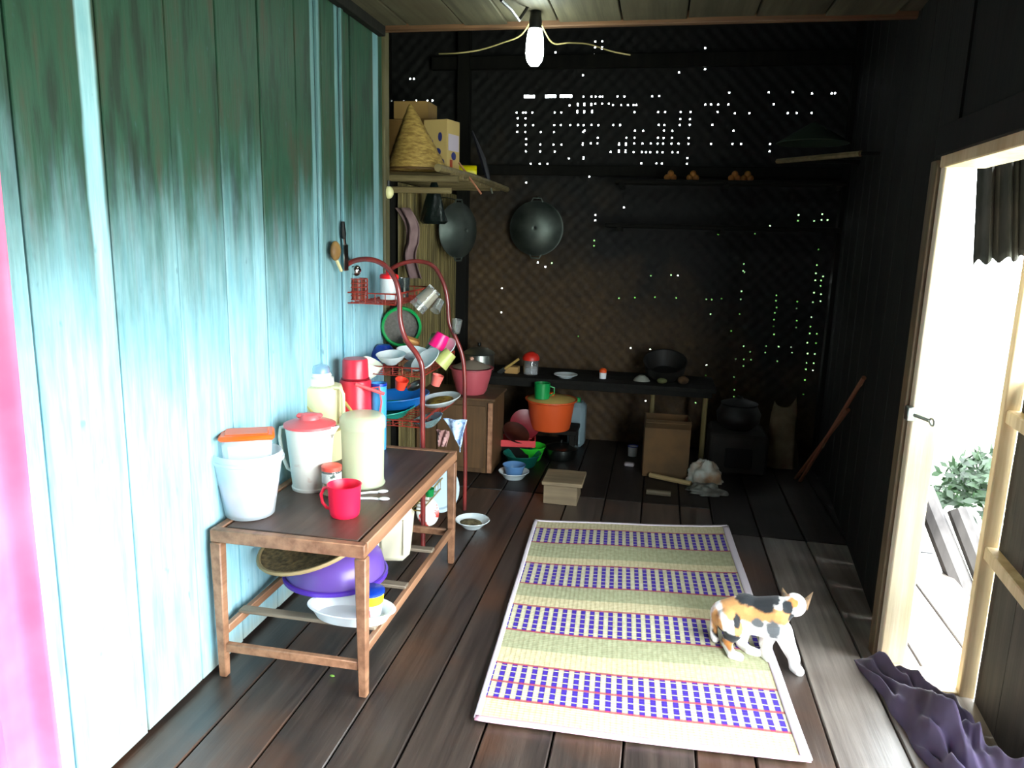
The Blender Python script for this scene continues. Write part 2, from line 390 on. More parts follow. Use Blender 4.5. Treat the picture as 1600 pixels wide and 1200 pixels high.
for j in range(NZ+1):
    for i in range(NX+1):
        a = math.sin(PI*i/5)*math.sin(PI*j/5)
        vs.append((X0+i*CS, YB+.004*a, Z0+j*CS))
fs = [(j*(NX+1)+i, j*(NX+1)+i+1, (j+1)*(NX+1)+i+1, (j+1)*(NX+1)+i) for j in range(NZ) for i in range(NX) if (i, j) not in cells]
mb.add(vs, fs, False)
wb = mb.build('wall_back', MATS['woven_bamboo'], None, thick=.0, sharp=False); tag(wb, kind='structure')
for x, n_ in ((-.0,'trim_4'),(1.23,'trim_5')):
    pass
# rails and posts of the kitchen wall
def trim(name, c, d, m_=DARKW, rot=None): return tag(MB().box(c, d, rot, .004).build(name, m_), kind='structure')
trim('trim_4', (-.2, 5.65, 2.78), (3.1, .05, .09))
trim('trim_5', (-.2, 5.65, 2.03), (3.1, .05, .07))
trim('trim_6', (1.22, 5.64, 1.75), (.08, .08, 3.6))
trim('trim_7', (-1.50, 5.64, 1.75), (.09, .08, 3.6))
# ------------------------------------------------------------------ kitchen left wall of split bamboo
wk = root('wall_kitchen_left')
XK = -1.53
MB().box((XK-.05, 5.0, .93), (.02, 1.45, 1.84)).build('backing', DARKW, wk)
y = 4.32
while y < 5.62:
    wdt = random.uniform(.035, .06)
    MB().lathe([(wdt/2, 0), (wdt/2, .9), (wdt/2*.96, .91), (wdt/2, .92), (wdt/2, 1.84)], 6, (XK-.015, y+wdt/2, 0), None, .35, 1, -PI/2, PI/2).build('bamboo_slat', BAMB, wk)
    y += wdt+.004
ws = root('wall_recess')
MB().box((-2.1, 4.9, 1.7), (.03, 2.2, 3.8)).build('board', DARKW, ws)
MB().box((-1.80, YK+.0, 1.7), (.62, .03, 3.8)).build('board', DARKW, ws)
# ------------------------------------------------------------------ right wall, door frame and outside
wr = root('wall_right')
jx, jy = .925, 2.83
for i in range(10):                                    # far part, dark vertical boards
    a = jy+.05+i*.285; b = min(a+.28, 5.72)
    if a > 5.7: break
    xx = lambda y: jx + .02 + (y-jy)*.095
    ang = -math.atan(.095)
    MB().box((xx((a+b)/2)+.015, (a+b)/2, 1.75), (.025, b-a, 3.7), Matrix.Rotation(ang, 3, 'Z')).build('wall_board', DARKW, wr)
def nx(y): return 1.155 - .09*(2.66-y)                   # near part
y = 2.63
while y > -1.8:
    a = y-.21
    if -.35 < a < 2.0: y -= .21; continue            # unseen opening, added and widened to let daylight onto the foreground
    zt = [(.0, 1.16)] if y > .35 else [(.0, 2.6)]
    for z0, z1 in zt:
        MB().box((nx((a+y)/2)+.03, (a+y)/2, (z0+z1)/2-.02), (.02, .207, z1-z0), Matrix.Rotation(-.09, 3, 'Z')).build('wall_board', DARKP, wr)
    y -= .21
ra = Matrix.Rotation(-.09, 3, 'Z')
z1 = at(1548,868,X=nx(2.6)).z; z2 = at(1585,656,X=nx(2.55)).z
for z in (z1, z2):
    MB().box((nx(2.43)+.005, 2.43, z), (.045, .44, .045), ra, .004).build('rail', PALEW, wr)
MB().box((nx(2.66), 2.665, .92), (.05, .045, 1.86), ra, .004).build('stud', PALEW, wr)
MB().box((nx(1.1)+.03, 1.13, 2.25), (.03, 2.9, .75), ra).build('upper_board', DARKW, wr)
# above the lintel
MB().box((.96, 1.55, 2.2), (.05, 2.75, .72), Matrix.Rotation(-.02, 3, 'Z')).build('upper_board', DARKW, wr)
# door frame
d1 = root('door_1')
MB().box((jx+.028, jy, .91), (.09, .045, 1.86), None, .004).build('jamb', wood('glare_lit_jamb_wood', lin((222,206,170)), lin((238,228,202)), .55, 'Z'), d1)  # jamb paler than the other frame wood, door glare put into its colour
la = at(1495,262,X=jx); MB().box((jx+.03, (jy+1.2)/2, 1.835), (.14, jy-1.2+.03, .045), Matrix.Rotation(-.02,3,'Z'), .004).build('lintel', PALEW, d1)
MB().box((jx-.035, (jy+1.2)/2, 1.90), (.03, jy-1.2+.1, .10), Matrix.Rotation(-.02,3,'Z'), .004).build('lintel_board', DARKW, d1)
MB().box((jx-.022, jy+.05, .91), (.02, .06, 1.86), None, .003).build('casing', wood('casing_wood', lin((80,66,48)), lin((100,86,60)), .6, 'Z'), d1)
lp = at(1440,652,X=jx)
mb = MB().tube([(jx-.02,jy-.01,lp.z),(jx+.02,jy-.09,lp.z-.005)], .007, 6).box((jx-.02, jy-.01, lp.z), (.03,.04,.05), None, .003)
mb.tube([Vector((jx+.02+.0, jy-.11+.022*math.cos(t), lp.z-.005+.012*math.sin(t))) for t in [2*PI*i/12 for i in range(12)]], .004, 6, True)
mb.build('latch', ALU, d1)
MB().box((jx+.13, jy-.10, -.01), (.24, .16, .03), None, .003).build('sill', PALEW, d1)
# behind the camera
wf = root('wall_front')
MB().box((-.2, -1.75, 1.3), (3.4, .03, 2.7)).build('board', DARKP, wf)

# outside
gr = tag(MB().grid(lambda u, v: (-30+u*60, -25+v*60, -.55 + .06*noise.noise(Vector((u*40, v*40, 0)))), 60, 60).build('ground', GRASS), kind='structure')
def bush(label, c, r, n, leaf, m_, hgt=1.0, group=None):
    t = thing('bush', label, 'bush', c, group=group)
    mb = MB()
    for i in range(n):
        a = random.random()*2*PI; ph = math.acos(random.uniform(-.3, 1)); q = r*random.random()**.35
        p = Vector((q*math.sin(ph)*math.cos(a), q*math.sin(ph)*math.sin(a), q*math.cos(ph)*hgt + r*.6))
        d = Vector((random.uniform(-1,1), random.uniform(-1,1), random.uniform(-.6,.8))).normalized(); e = d.orthogonal().normalized()
        L_ = leaf*random.uniform(.7,1.3)
        mb.add([p, p+d*L_*.5+e*L_*.22, p+d*L_, p+d*L_*.5-e*L_*.22], [(0,1,2,3)])
    o = mb.build('foliage', m_, t, sharp=False); o['kind'] = 'stuff'
    st_ = MB()
    for i in range(5):
        a = i*1.3; st_.tube([(0,0,0),(.1*r*math.cos(a),.1*r*math.sin(a),r*.4),(.5*r*math.cos(a),.5*r*math.sin(a),r*.9)], [.03*r,.02*r,.01*r], 6)
    st_.build('stem', STONE, t)
    return t
bq = at(1540, 822, Z=-.5)
bush('low green bush seen through the doorway beside the pale stud', (bq.x, bq.y, -.5), .36, 900, .10, LEAFB)
bush('leafy tree standing outside behind the middle of the woven wall', (-.9, 12.5, -.5), 1.2, 1500, .3, LEAF, 1.3)
bush('leafy tree standing outside behind the right end of the woven wall', (1.2, 8.8, -.5), 1.2, 1500, .3, LEAF, 1.5)
bush('leafy tree standing outside behind the left end of the woven wall', (-3.6, 9.8, -.5), 1.0, 1200, .3, LEAF, 1.3)
# leaning logs outside the door
lt = thing('log_pile', 'grey weathered logs leaning together outside the doorway', 'logs', (1.72, 3.40, -.5))
for i in range(6):
    a = Vector((.10*i-.05, -.07*i+.05, 0)); b = a + Vector((-.30+.05*i, .5, .85-.07*i))
    MB().tube([a, (a+b)/2+Vector((0,0,.02)), b], [.06,.055,.05], 8).build('log', STONE, lt)
# hanging cloth under the eave
def drape(u, v): 
    fold = .035*math.sin(u*22)+.015*math.sin(u*47+1)
    a = at(1527, 262, Y=3.5); b = at(1640, 235, Y=3.0); c = at(1520, 415, Y=3.5); d = at(1640, 405, Y=3.0)
    vv = v*(1-.06*math.sin(u*16)**2)
    p = (a*(1-u)+b*u)*(1-vv)+(c*(1-u)+d*u)*vv
    return (p.x+fold*.3, p.y+fold, p.z)
dr = MB().grid(drape, 50, 12).build('hanging_cloth', OUTC, None, thick=.004)
tag(dr, 'grey folded cloth hanging outside under the eave above the doorway', 'cloth')
ev = MB().box((1.28, 1.9, 2.40), (.34, 5.5, .03), Matrix.Rotation(.2, 3, 'Y')).build('trim_8', DARKW); tag(ev, kind='structure')

# portals for the sky light
portal('door_portal', (1.2, 2.30, 1.0), (0, math.radians(90), 0), 1.9, 1.2)
portal('unseen_opening_portal', (1.25, 1.1, .95), (0, math.radians(90), 0), 1.9, 3.0)

# ------------------------------------------------------------------ bulb and cords
bp_ = at(836, 62, Y=3.62)
bl = thing('light_bulb', 'glowing white bulb in a black socket under the ceiling edge', 'light bulb', (bp_.x, bp_.y, bp_.z+.10))
MB().lathe([(.0001,-.215),(.02,-.212),(.036,-.19),(.042,-.16),(.040,-.12),(.036,-.08),(.03,-.055),(.0001,-.05)], 20).build('glass', GLOW, bl)
MB().lathe([(.0001,-.055),(.028,-.055),(.03,-.02),(.024,.02),(.012,.03),(.01,.09),(.0001,.09)], 16).build('socket', BLK, bl)
lb = bpy.data.lights.new('bulb_light', 'POINT'); lb.energy = 4.5; lb.color = (.88,1,.9); lb.shadow_soft_size = .045
lbo = bpy.data.objects.new('bulb_light', lb); C.objects.link(lbo); lbo.location = (0,0,-.13); lbo.parent = bl
CORD = mat('pale_cord', lin((150,136,90)), .5)
def smooth(pts, n=6):
    P = [Vector(p) for p in pts]; out = []
    for i in range(len(P)-1):
        a = P[max(i-1,0)]; b = P[i]; c = P[i+1]; d = P[min(i+2,len(P)-1)]
        for k in range(n):
            t = k/n; out.append(.5*((2*b)+(c-a)*t+(2*a-5*b+4*c-d)*t*t+(3*b-a-3*c+d)*t**3))
    out.append(P[-1]); return out
zt = bp_.z+.13
def cord(label, pts):
    o = MB().tube(smooth(pts), .0035, 6).build('electric_cord', CORD); tag(o, label, 'cord')
cord('pale cord sagging from the bulb socket to the left', [at(686,84,Y=3.85), at(715,83,Y=3.8), at(750,78,Y=3.8), at(785,67,Y=3.75), at(815,54,Y=3.7), (bp_.x-.01,bp_.y+.01,zt-.02)])
cord('pale cord running from the bulb socket to the right', [(bp_.x+.01,bp_.y+.01,zt-.03), at(862,66,Y=3.75), at(890,67,Y=3.8), at(920,69,Y=3.9), at(955,80,Y=4.0), at(985,86,Y=4.0)])
w1 = MB().tube([at(783,0,Y=3.0), at(798,14,Y=3.25), at(811,32,Y=3.5), (bp_.x-.005,bp_.y,zt+.06)], .007, 6).build('electric_cord', BLK)
tag(w1, 'black cord running along the ceiling boards to the bulb', 'cord')

# ------------------------------------------------------------------ mat
YN = at(740,1127,Z=0).y
def mrow(v): 
    t = (v-812)/(1127-812); u = 835+(740-835)*t; return at(u, v, Z=0).y
y_b = [mrow(v) for v in (1127, 1092, 1036, 983, 945, 910, 877, 846, 823, 812)]
c00, c10, c01, c11 = (at(742,1124,Z=.012), at(1266,1190,Z=.012), at(836,813,Z=.012), at(1136,824,Z=.012))
def mp_(u, v):
    p = (c00*(1-u)+c10*u)*(1-v) + (c01*(1-u)+c11*u)*v
    p.z = .011 + .003*math.sin(v*17)*math.sin(u*3+1) + .002*math.sin(u*9+v*5) + (.01*max(0, (abs(u-.5)*2)**8))*.5
    return p
g = G('woven_straw_mat', .7); uv = g.N('ShaderNodeUVMap'); su = g.N('ShaderNodeSeparateXYZ'); g.L(uv.outputs[0], su.inputs[0])
U, V = su.outputs[0], su.outputs[1]
y0_, y9_ = y_b[0], y_b[-1]; vb = [(y-y0_)/(y9_-y0_) for y in y_b]
def band(a, b):
    return g.math('MULTIPLY', g.math('GREATER_THAN', V, a), g.math('LESS_THAN', V, b))
bands = None; reds = None; cream = None
for a, b in ((vb[1],vb[2]),(vb[3],vb[4]),(vb[5],vb[6]),(vb[7],vb[8])):
    q = band(a, b); bands = q if bands is None else g.math('MAXIMUM', bands, q)
    for z in (a, b, (a*.55+b*.45) if a == vb[1] else a):
        r_ = band(z-.0035, z+.0035); reds = r_ if reds is None else g.math('MAXIMUM', reds, r_)
for a, b in ((0,vb[1]),(vb[2]+.0,vb[2]*.55+vb[3]*.45),(vb[4],vb[4]*.6+vb[5]*.4),(vb[6],vb[6]*.7+vb[7]*.3),(vb[8],1)):
    q = band(a, b); cream = q if cream is None else g.math('MAXIMUM', cream, q)
fu = g.math('FRACT', g.math('MULTIPLY', U, 27.5)); colm = g.math('LESS_THAN', fu, .52)
fv = g.math('FRACT', g.math('MULTIPLY', V, 50)); rowm = g.math('GREATER_THAN', fv, .16)
chk = g.math('MULTIPLY', g.math('MULTIPLY', colm, rowm), bands)
nz_ = g.noise(uv.outputs[0], 60, (1,1,1), 3)
creamc = g.ramp(nz_, [(.3, lin((190,178,138))), (.7, lin((212,202,164)))])
greenc = g.ramp(nz_, [(.3, lin((150,152,118))), (.7, lin((176,178,142)))])
basec = g.mix(cream, greenc, creamc)
basec = g.mix(g.math('MULTIPLY', bands, .7), basec, g.ramp(nz_, [(.3, lin((194,184,150))), (.7, lin((214,208,184)))]))
basec = g.mix(chk, basec, lin((62,40,150)))
basec = g.mix(g.math('MULTIPLY', reds, .8), basec, lin((160,40,70)))
warp = g.math('LESS_THAN', g.math('FRACT', g.math('MULTIPLY', U, 55)), .12)
basec = g.mix(g.math('MULTIPLY', warp, .35), basec, lin((150,140,100)))
g.col(basec)
hgt = g.math('ADD', g.math('SINE', g.math('MULTIPLY', V, 900)), g.math('MULTIPLY', g.math('SINE', g.math('MULTIPLY', U, 345)), .7))
g.bump(hgt, .25, .002)
mt = thing('floor_mat', 'striped woven straw mat with purple checked bands on the floor', 'mat', (0,0,0))
mo = MB().grid(mp_, 60, 90).build('mat_body', g.M, mt, thick=.006)
uvl = mo.data.uv_layers.new(name='UVMap')
for poly in mo.data.polygons:
    for li in poly.loop_indices:
        vi = mo.data.loops[li].vertex_index; uvl.data[li].uv = ((vi % 61)/60, (vi // 61)/90)
BIND = mat('white_binding_cloth', lin((214,204,212)), .8); BINDP = mat('pink_binding_cloth', lin((238,186,206)), .8)
def ribbon(f, mm):
    MB().grid(lambda u, v: f(u, v)+Vector((0,0,.0035)), 3, 50).build('edge_binding', mm, mt, thick=.004)
ribbon(lambda u, v: mp_(-.004+.018*u, v), BIND); ribbon(lambda u, v: mp_(.974+.032*u, v), BIND)
MB().grid(lambda u, v: mp_(u, -.006+.014*v)+Vector((0,0,.004)), 50, 3).build('edge_binding', BINDP, mt, thick=.004)
MB().grid(lambda u, v: mp_(u, .995+.010*v)+Vector((0,0,.004)), 50, 3).build('edge_binding', BIND, mt, thick=.004)

# ------------------------------------------------------------------ table
TH = .55
tb = thing('side_table', 'low brown wooden table with a slatted lower shelf by the aqua wall', 'table', (0,0,0))
x0, x1, y0, y1 = -1.425, -.90, 2.16, 3.27
MB().box(((x0+x1)/2, (y0+y1)/2, TH-.008), (x1-x0-.05, y1-y0-.05, .016), None, .002).build('tabletop', TOPM, tb)
for (cx0, cy0, dx, dy) in (((x0+x1)/2, y0, x1-x0+.03, .03), ((x0+x1)/2, y1, x1-x0+.03, .03), (x0, (y0+y1)/2, .03, y1-y0-.03), (x1, (y0+y1)/2, .03, y1-y0-.03)):
    MB().box((cx0, cy0, TH-.022), (dx, dy, .046), None, .003).build('apron', TABW, tb)
for xx, yy_ in ((x0+.005, y0+.0), (x1, y0+.0), (x0+.005, y1-.02), (x1, y1-.02)):
    MB().box((xx, yy_, (TH-.045)/2), (.04, .04, TH-.045), None, .004, taper=.72).build('leg', TABW, tb)
MB().box(((x0+x1)/2, y0+.002, .112), (x1-x0-.02, .022, .032), None, .003).build('stretcher', TABW, tb)
MB().box(((x0+x1)/2, y1-.02, .155), (x1-x0-.02, .022, .032), None, .003).build('stretcher', TABW, tb)
for xx in (x0+.005, x1): MB().box((xx, (y0+y1)/2, .165), (.022, y1-y0-.05, .032), None, .003).build('stretcher', TABW, tb)
for yy_ in (y0+.13, y0+.45, y0+.80): MB().box(((x0+x1)/2, yy_, .187), (x1-x0+.0, .04, .014), None, .003).build('slat', wood('slat_wood', lin((104,92,78)), lin((136,122,104)), .6, 'X'), tb)
SZ = .195
def base(u, v, z, r): p = at(u, v, Z=z); return Vector((p.x, p.y, z)) + Vector((p.x, p.y, 0)).normalized()*r

# pail with inner box
r = .098
P = base(392, 818, TH, r); r_t = px(P, 54)
pl = thing('plastic_pail', 'translucent white pail holding packets on the near end of the table', 'pail', P)
MB().lathe([(.0001,.002),(r*.82,.002),(r*.86,.006),(r_t*.93,.20),(r_t,.205),(r_t,.215),(r_t*.97,.217),(r_t*.93,.235),(r_t*.90,.235),(r_t*.9,.2),(r*.80,.012),(.0001,.012)], 36).build('body', FRO, pl)
MB().lathe([(.0001,.014),(r*.78,.014),(r_t*.82,.12),(r_t*.5,.135),(.0001,.128)], 24).build('packets', PACK, pl)
bx = thing('food_box', 'clear rectangular food box with orange lid standing inside the pail', 'box', P+Vector((.0,.0,.137)), .50)
MB().box((0,0,.075), (.165,.115,.15), None, .02, taper=.93).build('body', FRO, bx)
MB().box((0,0,.157), (.185,.135,.018), None, .012).build('lid', ORL, bx)
MB().box((0,0,.163), (.15,.10,.012), None, .008).build('lid_panel', ORL, bx)
# white pitcher
P = base(487, 771, TH, .075)
pt = thing('pitcher', 'white pitcher with a pinkish red lid behind the pail', 'pitcher', P)
MB().lathe([(.0001,.0),(.074,.0),(.076,.01),(.072,.014),(.075,.045),(.094,.25),(.097,.262),(.093,.262),(.07,.02),(.0001,.02)], 32).build('body', WHF, pt)
MB().lathe([(.0001,.30),(.03,.30),(.034,.297),(.038,.28),(.085,.268),(.1,.262),(.1,.252),(.0001,.255)], 32).build('lid', REDL, pt)
MB().box((0,0,.293), (.10,.03,.018), Matrix.Rotation(.3,3,'Z'), .007).build('lid_grip', REDL, pt)
MB().add([(.085,-.03,.255),(.122,0,.262),(.085,.03,.255),(.084,0,.20)], [(0,1,3),(1,2,3)], True).build('spout', WHF, pt, thick=.002)
MB().tube([(-.09,0,.245),(-.125,0,.235),(-.13,0,.20),(-.12,0,.12),(-.10,0,.07),(-.078,0,.06)], .007, 8).build('handle', WHF, pt)
# yellowish jug
P = base(568, 766, TH, .085)
jg = thing('water_jug', 'tall yellowish translucent water jug with matching lid on the table', 'jug', P)
MB().lathe([(.0001,.0),(.085,.0),(.088,.006),(.084,.012),(.082,.03),(.086,.24),(.089,.25),(.086,.25),(.079,.03),(.0001,.02)], 36).build('body', FROY, jg)
MB().lathe([(.0001,.022),(.076,.022),(.081,.205),(.0001,.205)], 28).build('water', LIQ, jg)
MB().lathe([(.0001,.298),(.03,.298),(.06,.294),(.08,.288),(.09,.275),(.091,.236),(.088,.236),(.0001,.26)], 36).build('lid', FROY, jg)
# small jar
P = base(519, 778, TH, .036)
sj = thing('spice_jar', 'small clear jar with red lid behind the red mug', 'jar', P)
MB().lathe([(.0001,0),(.034,0),(.037,.006),(.037,.095),(.033,.105),(.031,.105),(.033,.09),(.033,.006),(.0001,.006)], 24).build('body', GLS, sj)
MB().lathe([(.0001,.007),(.032,.007),(.032,.045),(.0001,.045)], 20).build('contents', mat('tan_powder', lin((200,176,110)), .8), sj)
MB().lathe([(.0001,.121),(.034,.121),(.039,.117),(.039,.102),(.0001,.104)], 24).build('lid', mat('salmon_red_lid', lin((232,84,70)), .4), sj)
MB().lathe([(.0375,.055),(.0378,.056),(.0378,.092),(.0375,.093)], 24).build('paper_label', mat('printed_label', lin((220,226,220)), .6, lin((70,90,80)), 40, lo=.55, hi=.6), sj)
# mug
P = base(539, 813, TH, .052)
mg = thing('mug', 'bright red plastic mug near the open edge of the table', 'mug', P)
MB().lathe([(.0001,0),(.047,0),(.051,.005),(.054,.02),(.059,.112),(.062,.117),(.059,.118),(.055,.11),(.047,.01),(.0001,.008)], 36).build('body', MUGR, mg)
MB().tube([(-.053,0,.10),(-.078,0,.095),(-.09,0,.07),(-.085,0,.04),(-.07,0,.022),(-.048,0,.016)], .006, 10).build('handle', MUGR, mg)
# spoons
for k, (lab, u, v, a) in enumerate((('white plastic spoon behind the red mug, the farther one', 583, 771, .5), ('white plastic spoon behind the red mug, the nearer one', 585, 781, .15))):
    P = at(u, v, Z=TH); sp_ = thing('spoon', lab, 'spoon', (P.x, P.y, TH), a, 'white spoons on the table')
    MB().tube([(-.055,0,.004),(-.01,0,.006),(.02,0,.004)], .0045, 6).build('handle', WHT, sp_)
    MB().ball((.037,0,.006), .02, 8, 1.1, .7, .28).build('bowl', WHT, sp_)
# thermos, cream
P = base(500, 722, TH, .07); P = Vector((at(503,600,Y=3.02).x, 3.02, TH))
P.x = at(501,600,Y=3.02).x; hb = at(500,600,Y=3.02).z-TH; ht = at(500,575,Y=3.02).z-TH; rb = px(P, 33)
th = thing('thermos_flask', 'cream thermos flask with tapered white top and blue cap at the back of the table', 'thermos', P)
MB().lathe([(.0001,0),(rb,0),(rb,hb-.02),(rb*.95,hb-.004),(rb*.80,hb),(.0001,hb)], 30).build('body', CRM, th)
MB().lathe([(rb*.62,hb),(rb*.6,hb+.03),(rb*.46,hb+.035),(rb*.52,hb+.04),(rb*.45,ht-.02),(.0001,ht-.018)], 26).build('shoulder', WHF, th)
MB().lathe([(.0001,ht+.012),(rb*.34,ht+.012),(rb*.42,ht),(rb*.43,ht-.022),(.0001,ht-.022)], 22).build('cap', mat('pale_blue_cap', lin((150,190,220)), .25, trans=.4), th)
MB().tube([(rb*.6,-rb*.4,hb-.006),(rb*1.15,-rb*.4,hb-.004),(rb*1.28,-rb*.4,hb-.03),(rb*1.28,-rb*.4,hb-.16),(rb*.85,-rb*.4,hb-.18)], .009, 8).build('side_handle', CRM, th)
q0 = Vector((-rb*.75,-rb*.75,hb-.03)); q1 = Vector((rb*.95,-rb*1.0,hb-.19)); q2 = Vector((rb*1.7,-rb*.2,hb-.12)); 
MB().tube([q0,(q0+q1)/2+Vector((0,-.012,-.004)),q1,(q1+q2)/2+Vector((.01,-.01,-.015)),q2,Vector((rb*1.1,rb*.2,hb-.08))], .007, 8).build('bail_handle', mat('yellow_handle', lin((208,184,110)), .4), th)
# thermos, red
P = Vector((at(556,640,Y=3.17).x, 3.17, TH)); rb = px(P, 24); hb = at(556,592,Y=3.17).z-TH; ht = at(556,560,Y=3.17).z-TH
th = thing('thermos_flask', 'glossy red thermos flask with red cup lid and strap, next to the rack', 'thermos', P)
MB().lathe([(.0001,0),(rb,0),(rb,hb-.012),(rb*.93,hb-.002),(.0001,hb)], 30).build('body', RED, th)
MB().lathe([(.0001,hb),(rb*.84,hb),(rb*.80,ht-.008),(rb*.74,ht),(.0001,ht)], 28).build('cup_lid', RED, th)
MB().lathe([(rb*.86,hb-.001),(rb*.9,hb+.004),(rb*.85,hb+.008)], 28).build('seal_ring', mat('dark_red_ring', lin((130,20,34)), .4), th)
q0 = Vector((rb*.4,-rb*.95,hb-.01)); q1 = Vector((rb*2.1,-rb*.4,hb-.055))
MB().tube([q0,(q0+q1)/2,q1], .008, 8).build('strap', REDL, th)
MB().tube([(rb*1.0,0,hb-.04),(rb*1.6,0,hb-.03),(rb*1.75,0,hb-.1),(rb*1.6,0,hb-.17),(rb*1.0,0,hb-.19)], .0045, 8).build('handle', REDL, th)
# blue jug behind
P = Vector((at(589,640,Y=3.22).x+.012, 3.215, TH))
bj = thing('blue_tumbler', 'blue plastic tumbler half hidden behind the red thermos', 'tumbler', P)
hh = at(589,598,Y=3.22).z-TH
MB().lathe([(.0001,0),(.032,0),(.036,hh-.01),(.037,hh),(.034,hh),(.03,.006),(.0001,.006)], 22).build('body', mat('sky_blue_plastic', lin((70,160,220)), .4), bj)
MB().lathe([(.037,hh-.012),(.0385,hh-.011),(.0385,hh+.002),(.036,hh+.002)], 22).build('rim', DBL, bj)

# ------------------------------------------------------------------ things on the table's lower shelf
P = Vector((-1.13, 2.60, SZ))
tr_ = Vector((at(545,975,Z=SZ).x-.01, at(545,984,Z=SZ).y+.085, SZ))
ty = thing('oval_tray', 'white oval plastic tray on the lower shelf in front of the purple basket', 'tray', tr_)
MB().lathe([(.0001,.001),(.13,.001),(.155,.040),(.165,.042),(.163,.046),(.15,.044),(.125,.008),(.0001,.008)], 40, (0,0,0), None, 1, .55).build('body', WHT, ty)
# purple ribbed basket (upright, domed side)
Pb = Vector((at(526,940,Y=2.53).x, 2.53, SZ+.050))
pb = thing('purple_basket', 'purple ribbed plastic basket turned upside down under the table', 'basket', Pb)
rr_ = .186
prof = [(rr_*1.04,.0),(rr_*1.05,.012),(rr_,.014),(rr_*.985,.045),(rr_*.93,.08),(rr_*.84,.10),(rr_*.7,.112),(rr_*.5,.118),(.0001,.12)]
mb = MB()
vs = []; n_ = 112
for k_, (r0, z0) in enumerate(prof):
    for i in range(n_):
        rr2 = r0*(1+(.012 if i % 2 else -.006)*(1 if 2 < k_ < 7 else 0)); a = 2*PI*i/n_; vs.append((rr2*math.cos(a), rr2*math.sin(a), z0))
fs = [(k_*n_+i, k_*n_+(i+1)%n_, (k_+1)*n_+(i+1)%n_, (k_+1)*n_+i) for k_ in range(len(prof)-1) for i in range(n_)]
mb.add(vs, fs, True).build('body', PUR, pb)
MB().lathe([(rr_*1.03,.0),(rr_*1.07,.0),(rr_*1.075,.014),(rr_*1.03,.016)], 48).build('rim', mat('dark_purple_plastic', lin((84,52,170)), .35), pb)
# woven tray leaning on it
wt = thing('woven_tray', 'round woven bamboo tray lying tilted on top of the purple basket', 'tray', Vector((Pb.x-.06, 2.47, .388)), rot=(math.radians(8), math.radians(-13), .2))
WOV = mat('woven_bamboo_tray', lin((150,124,84)), .7, lin((96,78,52)), 60, bump=.8)
MB().lathe([(.0001,-.012),(.13,-.010),(.19,-.002),(.205,.008)], 40).build('body', WOV, wt, thick=.004)
MB().tube([(.206*math.cos(a), .206*math.sin(a), .008) for a in [2*PI*i/40 for i in range(40)]], .008, 6, True).build('rim', mat('rattan_rim', lin((170,146,104)), .6), wt)
# colourful cup
P = Vector((at(580,985,Y=2.33).x, 2.33, SZ+.011))
cc = thing('printed_tub', 'small yellow white and pink printed tub standing in the oval tray', 'tub', P)
MB().lathe([(.0001,0),(.036,0),(.046,.088),(.0001,.088)], 24).build('body', WHT, cc)
MB().lathe([(.0438,.052),(.0475,.088),(.0455,.088)], 24).build('yellow_band', mat('lime_yellow_print', lin((222,232,40)), .4), cc)
MB().lathe([(.0372,.004),(.0405,.036),(.039,.036)], 24, (0,0,0), None, 1, 1, PI*.9, PI*1.6).build('pink_band', mat('pink_print', lin((238,130,140)), .4), cc)
MB().lathe([(.0001,.1),(.046,.1),(.05,.097),(.05,.088),(.0001,.09)], 24).build('lid', DBL, cc)
# cream canister
P = Vector((at(616,885,Y=2.83).x, 2.83, SZ))
cn = thing('plastic_canister', 'squarish cream plastic canister on the lower shelf behind the basket', 'canister', P, .25)
MB().box((0,0,.11), (.165,.15,.22), None, .03, taper=.82).build('body', FROC, cn)
MB().box((0,0,.226), (.15,.135,.02), None, .012).build('lid', mat('pale_pink_lid', lin((236,206,196)), .5), cn)
MB().box((-.06,-.0755,.12), (.012,.006,.16), None, .002).build('rib', FROC, cn); MB().box((.05,-.0755,.12), (.012,.006,.16), None, .002).build('rib', FROC, cn)

# ------------------------------------------------------------------ dish rack
RY0, RY1 = 3.37, 3.95
rk = thing('dish_rack', 'red brown tubular dish rack with wire shelves against the aqua wall', 'rack', (0,0,0))
def smooth(pts, n=6):
    P = [Vector(p) for p in pts]; out = []
    for i in range(len(P)-1):
        a = P[max(i-1,0)]; b = P[i]; c = P[i+1]; d = P[min(i+2,len(P)-1)]
        for k in range(n):
            t = k/n; out.append(.5*((2*b)+(c-a)*t+(2*a-5*b+4*c-d)*t*t+(3*b-a-3*c+d)*t**3))
    out.append(P[-1]); return out
def cp(lst, Y): return [at(u, v, Y=Y) for u, v in lst]
fr = cp([(524,640),(523,560),(522,455),(531,425),(550,409),(576,405),(600,414),(617,436),(624,465),(625,500),(634,530),(652,555),(660,580),(660,640),(661,760)], RY0)
f0 = Vector((fr[0].x, RY0, 0)); f1 = Vector((fr[-1].x+.0, RY0, 0))
MB().tube([f0]+smooth(fr)+[f1], .0125, 10).build('side_frame', RACK, rk)
fr2 = cp([(588,640),(588,560),(590,470),(600,435),(618,416),(648,408),(676,415),(692,440),(699,468),(702,505),(712,528),(722,555),(726,590),(726,650),(727,720)], RY1)
g0 = Vector((fr2[0].x, RY1, 0)); g1 = Vector((fr2[-1].x, RY1, 0))
MB().tube([g0]+smooth(fr2)+[g1], .0115, 10).build('side_frame', RACK, rk)
xb = f0.x+.0
